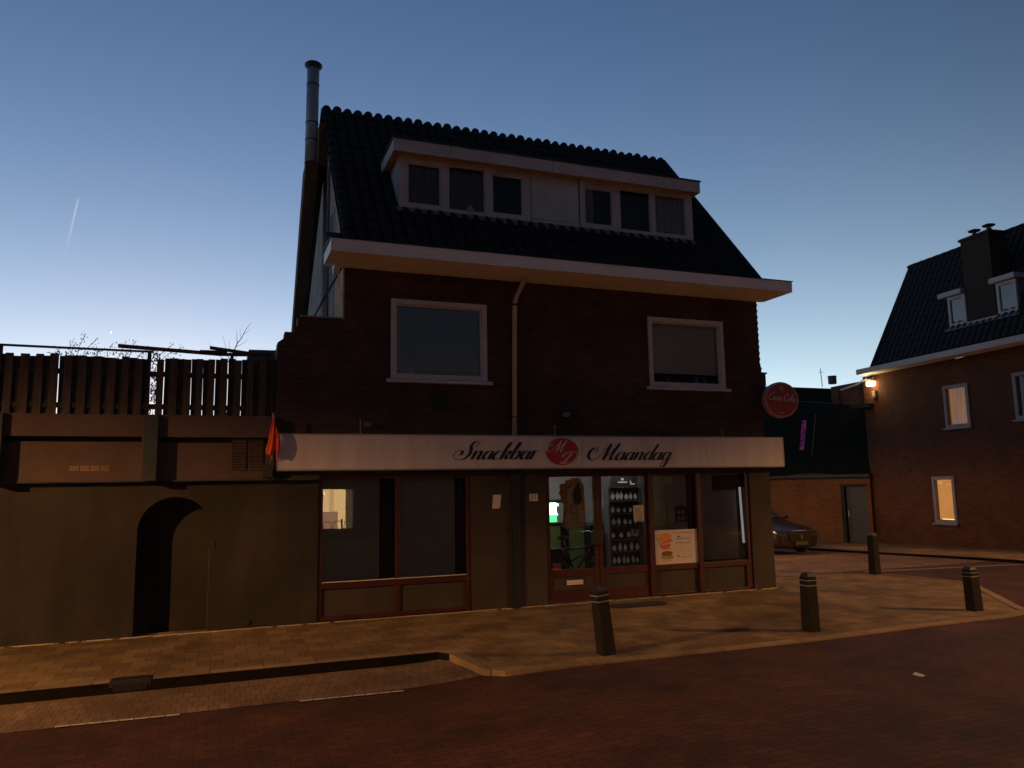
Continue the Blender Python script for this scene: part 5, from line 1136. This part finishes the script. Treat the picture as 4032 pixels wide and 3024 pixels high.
# ------------------------------------------------------------------ street lamps
def street_lamp(loc, rz, label, watts, h=6.0, c=(1, .50, .17), spread=168):
    o = empty('street_lamp', (loc[0], loc[1], zroad(*loc)), rz, label, 'street lamp', 'street lamps around the junction')
    s = MB(); s.tube([(0, 0, 0), (0, 0, 2.5), (0, 0, h), (.15, 0, h+.25), (.6, 0, h+.3)], [.07, .055, .04, .035, .03], 10); s.build('pole', M['lead'], o, smooth=True)
    s = MB(); s.hexa([(.55, -.08, h+.26), (1.15, -.08, h+.26), (1.15, .08, h+.26), (.55, .08, h+.26), (.6, -.05, h+.38), (1.1, -.05, h+.38), (1.1, .05, h+.38), (.6, .05, h+.38)]); s.build('lamp_head', M['lamphouse'], o)
    s = MB(); s.box(.62, 1.08, -.06, .06, h+.240, h+.259); s.build('lens', emis('sodium_lens', c, 12), o)
    l = bpy.data.lights.new('street_lamp_light', 'SPOT'); l.energy = watts; l.color = c; l.shadow_soft_size = .10
    l.spot_size = R(spread); l.spot_blend = .22          # full cut-off lantern: hardly any light above the horizontal
    lo = bpy.data.objects.new('street_lamp_light', l); col.objects.link(lo); lo.parent = o; lo.location = (.85, 0, h+.225)
    return o
street_lamp((-10.55, -7.9), R(27), 'street lamp to the left that lights the garage wall', 7200, 5.1)
street_lamp((22.3, -11.9), R(130), 'street lamp at the junction that lights the bollards', 10000, 7.0, spread=155)
street_lamp((11.2, 9.2), R(-20), 'street lamp in the side street behind the snackbar', 1500, 4.6)

# ------------------------------------------------------------------ sky marks
mt = bpy.data.materials.new('contrail_ice'); mt.use_nodes = True; t = mt.node_tree; t.nodes.clear(); n_ = t.nodes.new
out = n_('ShaderNodeOutputMaterial'); e_ = n_('ShaderNodeEmission'); e_.inputs[0].default_value = (.62, .72, .85, 1); e_.inputs[1].default_value = .8; tr_ = n_('ShaderNodeBsdfTransparent'); mi = n_('ShaderNodeMixShader')
tcn = n_('ShaderNodeTexCoord'); sp_ = n_('ShaderNodeSeparateXYZ'); t.links.new(tcn.outputs['Generated'], sp_.inputs[0])
rp = n_('ShaderNodeValToRGB'); rp.color_ramp.elements[0].position = .0; rp.color_ramp.elements[0].color = (0, 0, 0, 1); rp.color_ramp.elements[1].position = .75; rp.color_ramp.elements[1].color = (.42, .42, .42, 1)
el = rp.color_ramp.elements.new(1.0); el.color = (0, 0, 0, 1)
el = rp.color_ramp.elements.new(.92); el.color = (.38, .38, .38, 1)
t.links.new(sp_.outputs[2], rp.inputs[0]); t.links.new(rp.outputs[0], mi.inputs[0]); t.links.new(tr_.outputs[0], mi.inputs[1]); t.links.new(e_.outputs[0], mi.inputs[2]); t.links.new(mi.outputs[0], out.inputs[0])
def skydir(el_, az_): return Vector((math.sin(R(az_))*math.cos(R(el_)), math.cos(R(az_))*math.cos(R(el_)), math.sin(R(el_))))
s = MB(); a = Vector((0, -12.7, 2))+skydir(14.6, -9.9)*9000; b = Vector((0, -12.7, 2))+skydir(18.9, -9.25)*9000; s.tube([a, a.lerp(b, .5), b], [4, 10, 9], 10, False); struct(s.build('contrail', mt))
s = MB(); p = Vector((0, -12.7, 2))+skydir(10.5, -6.9)*9000; s.lathe([(.5, -9), (9, 0), (.5, 9)], 12, p); struct(s.build('evening_star', emis('star', (1, 1, 1), 3)))

# ------------------------------------------------------------------ every loose piece of these parts becomes a part of its own
def split(o):
    me = o.data; n = len(me.vertices); par = list(range(n))
    def fnd(a):
        while par[a] != a: par[a] = par[par[a]]; a = par[a]
        return a
    for p in me.polygons:
        vs = list(p.vertices); r0 = fnd(vs[0])
        for v in vs[1:]: par[fnd(v)] = r0
    isl = {}
    for p in me.polygons: isl.setdefault(fnd(p.vertices[0]), []).append(tuple(p.vertices))
    if len(isl) < 2: return
    co_ = [tuple(v.co) for v in me.vertices]; first = True
    for fs in isl.values():
        used = sorted({i for f in fs for i in f}); mp_ = {a: i for i, a in enumerate(used)}
        nm = bpy.data.meshes.new(o.name.split('.')[0]); nm.from_pydata([co_[i] for i in used], [], [tuple(mp_[i] for i in f) for f in fs]); nm.update()
        for mt_ in me.materials: nm.materials.append(mt_)
        if first: o.data = nm; first = False
        else:
            c = o.copy(); c.data = nm; col.objects.link(c); c.parent = o.parent
for nm_ in ('plaster_pier', 'gable_wall', 'ornaments', 'fascia_seam', 'panel_seam', 'lower_panel', 'panel_bead', 'side_post', 'shelf_edge', 'price_card', 'rail', 'post', 'pipe_clip', 'upper_panel', 'top_band', 'clamp_band', 'tap', 'bracket', 'lit_gap', 'floor_slab'):
    for o in [o for o in bpy.data.objects if o.name.split('.')[0] == nm_ and o.type == 'MESH']: split(o)
for o in bpy.data.objects:
    if o.name.split('.')[0] == 'ornaments': o.name = 'ornament'
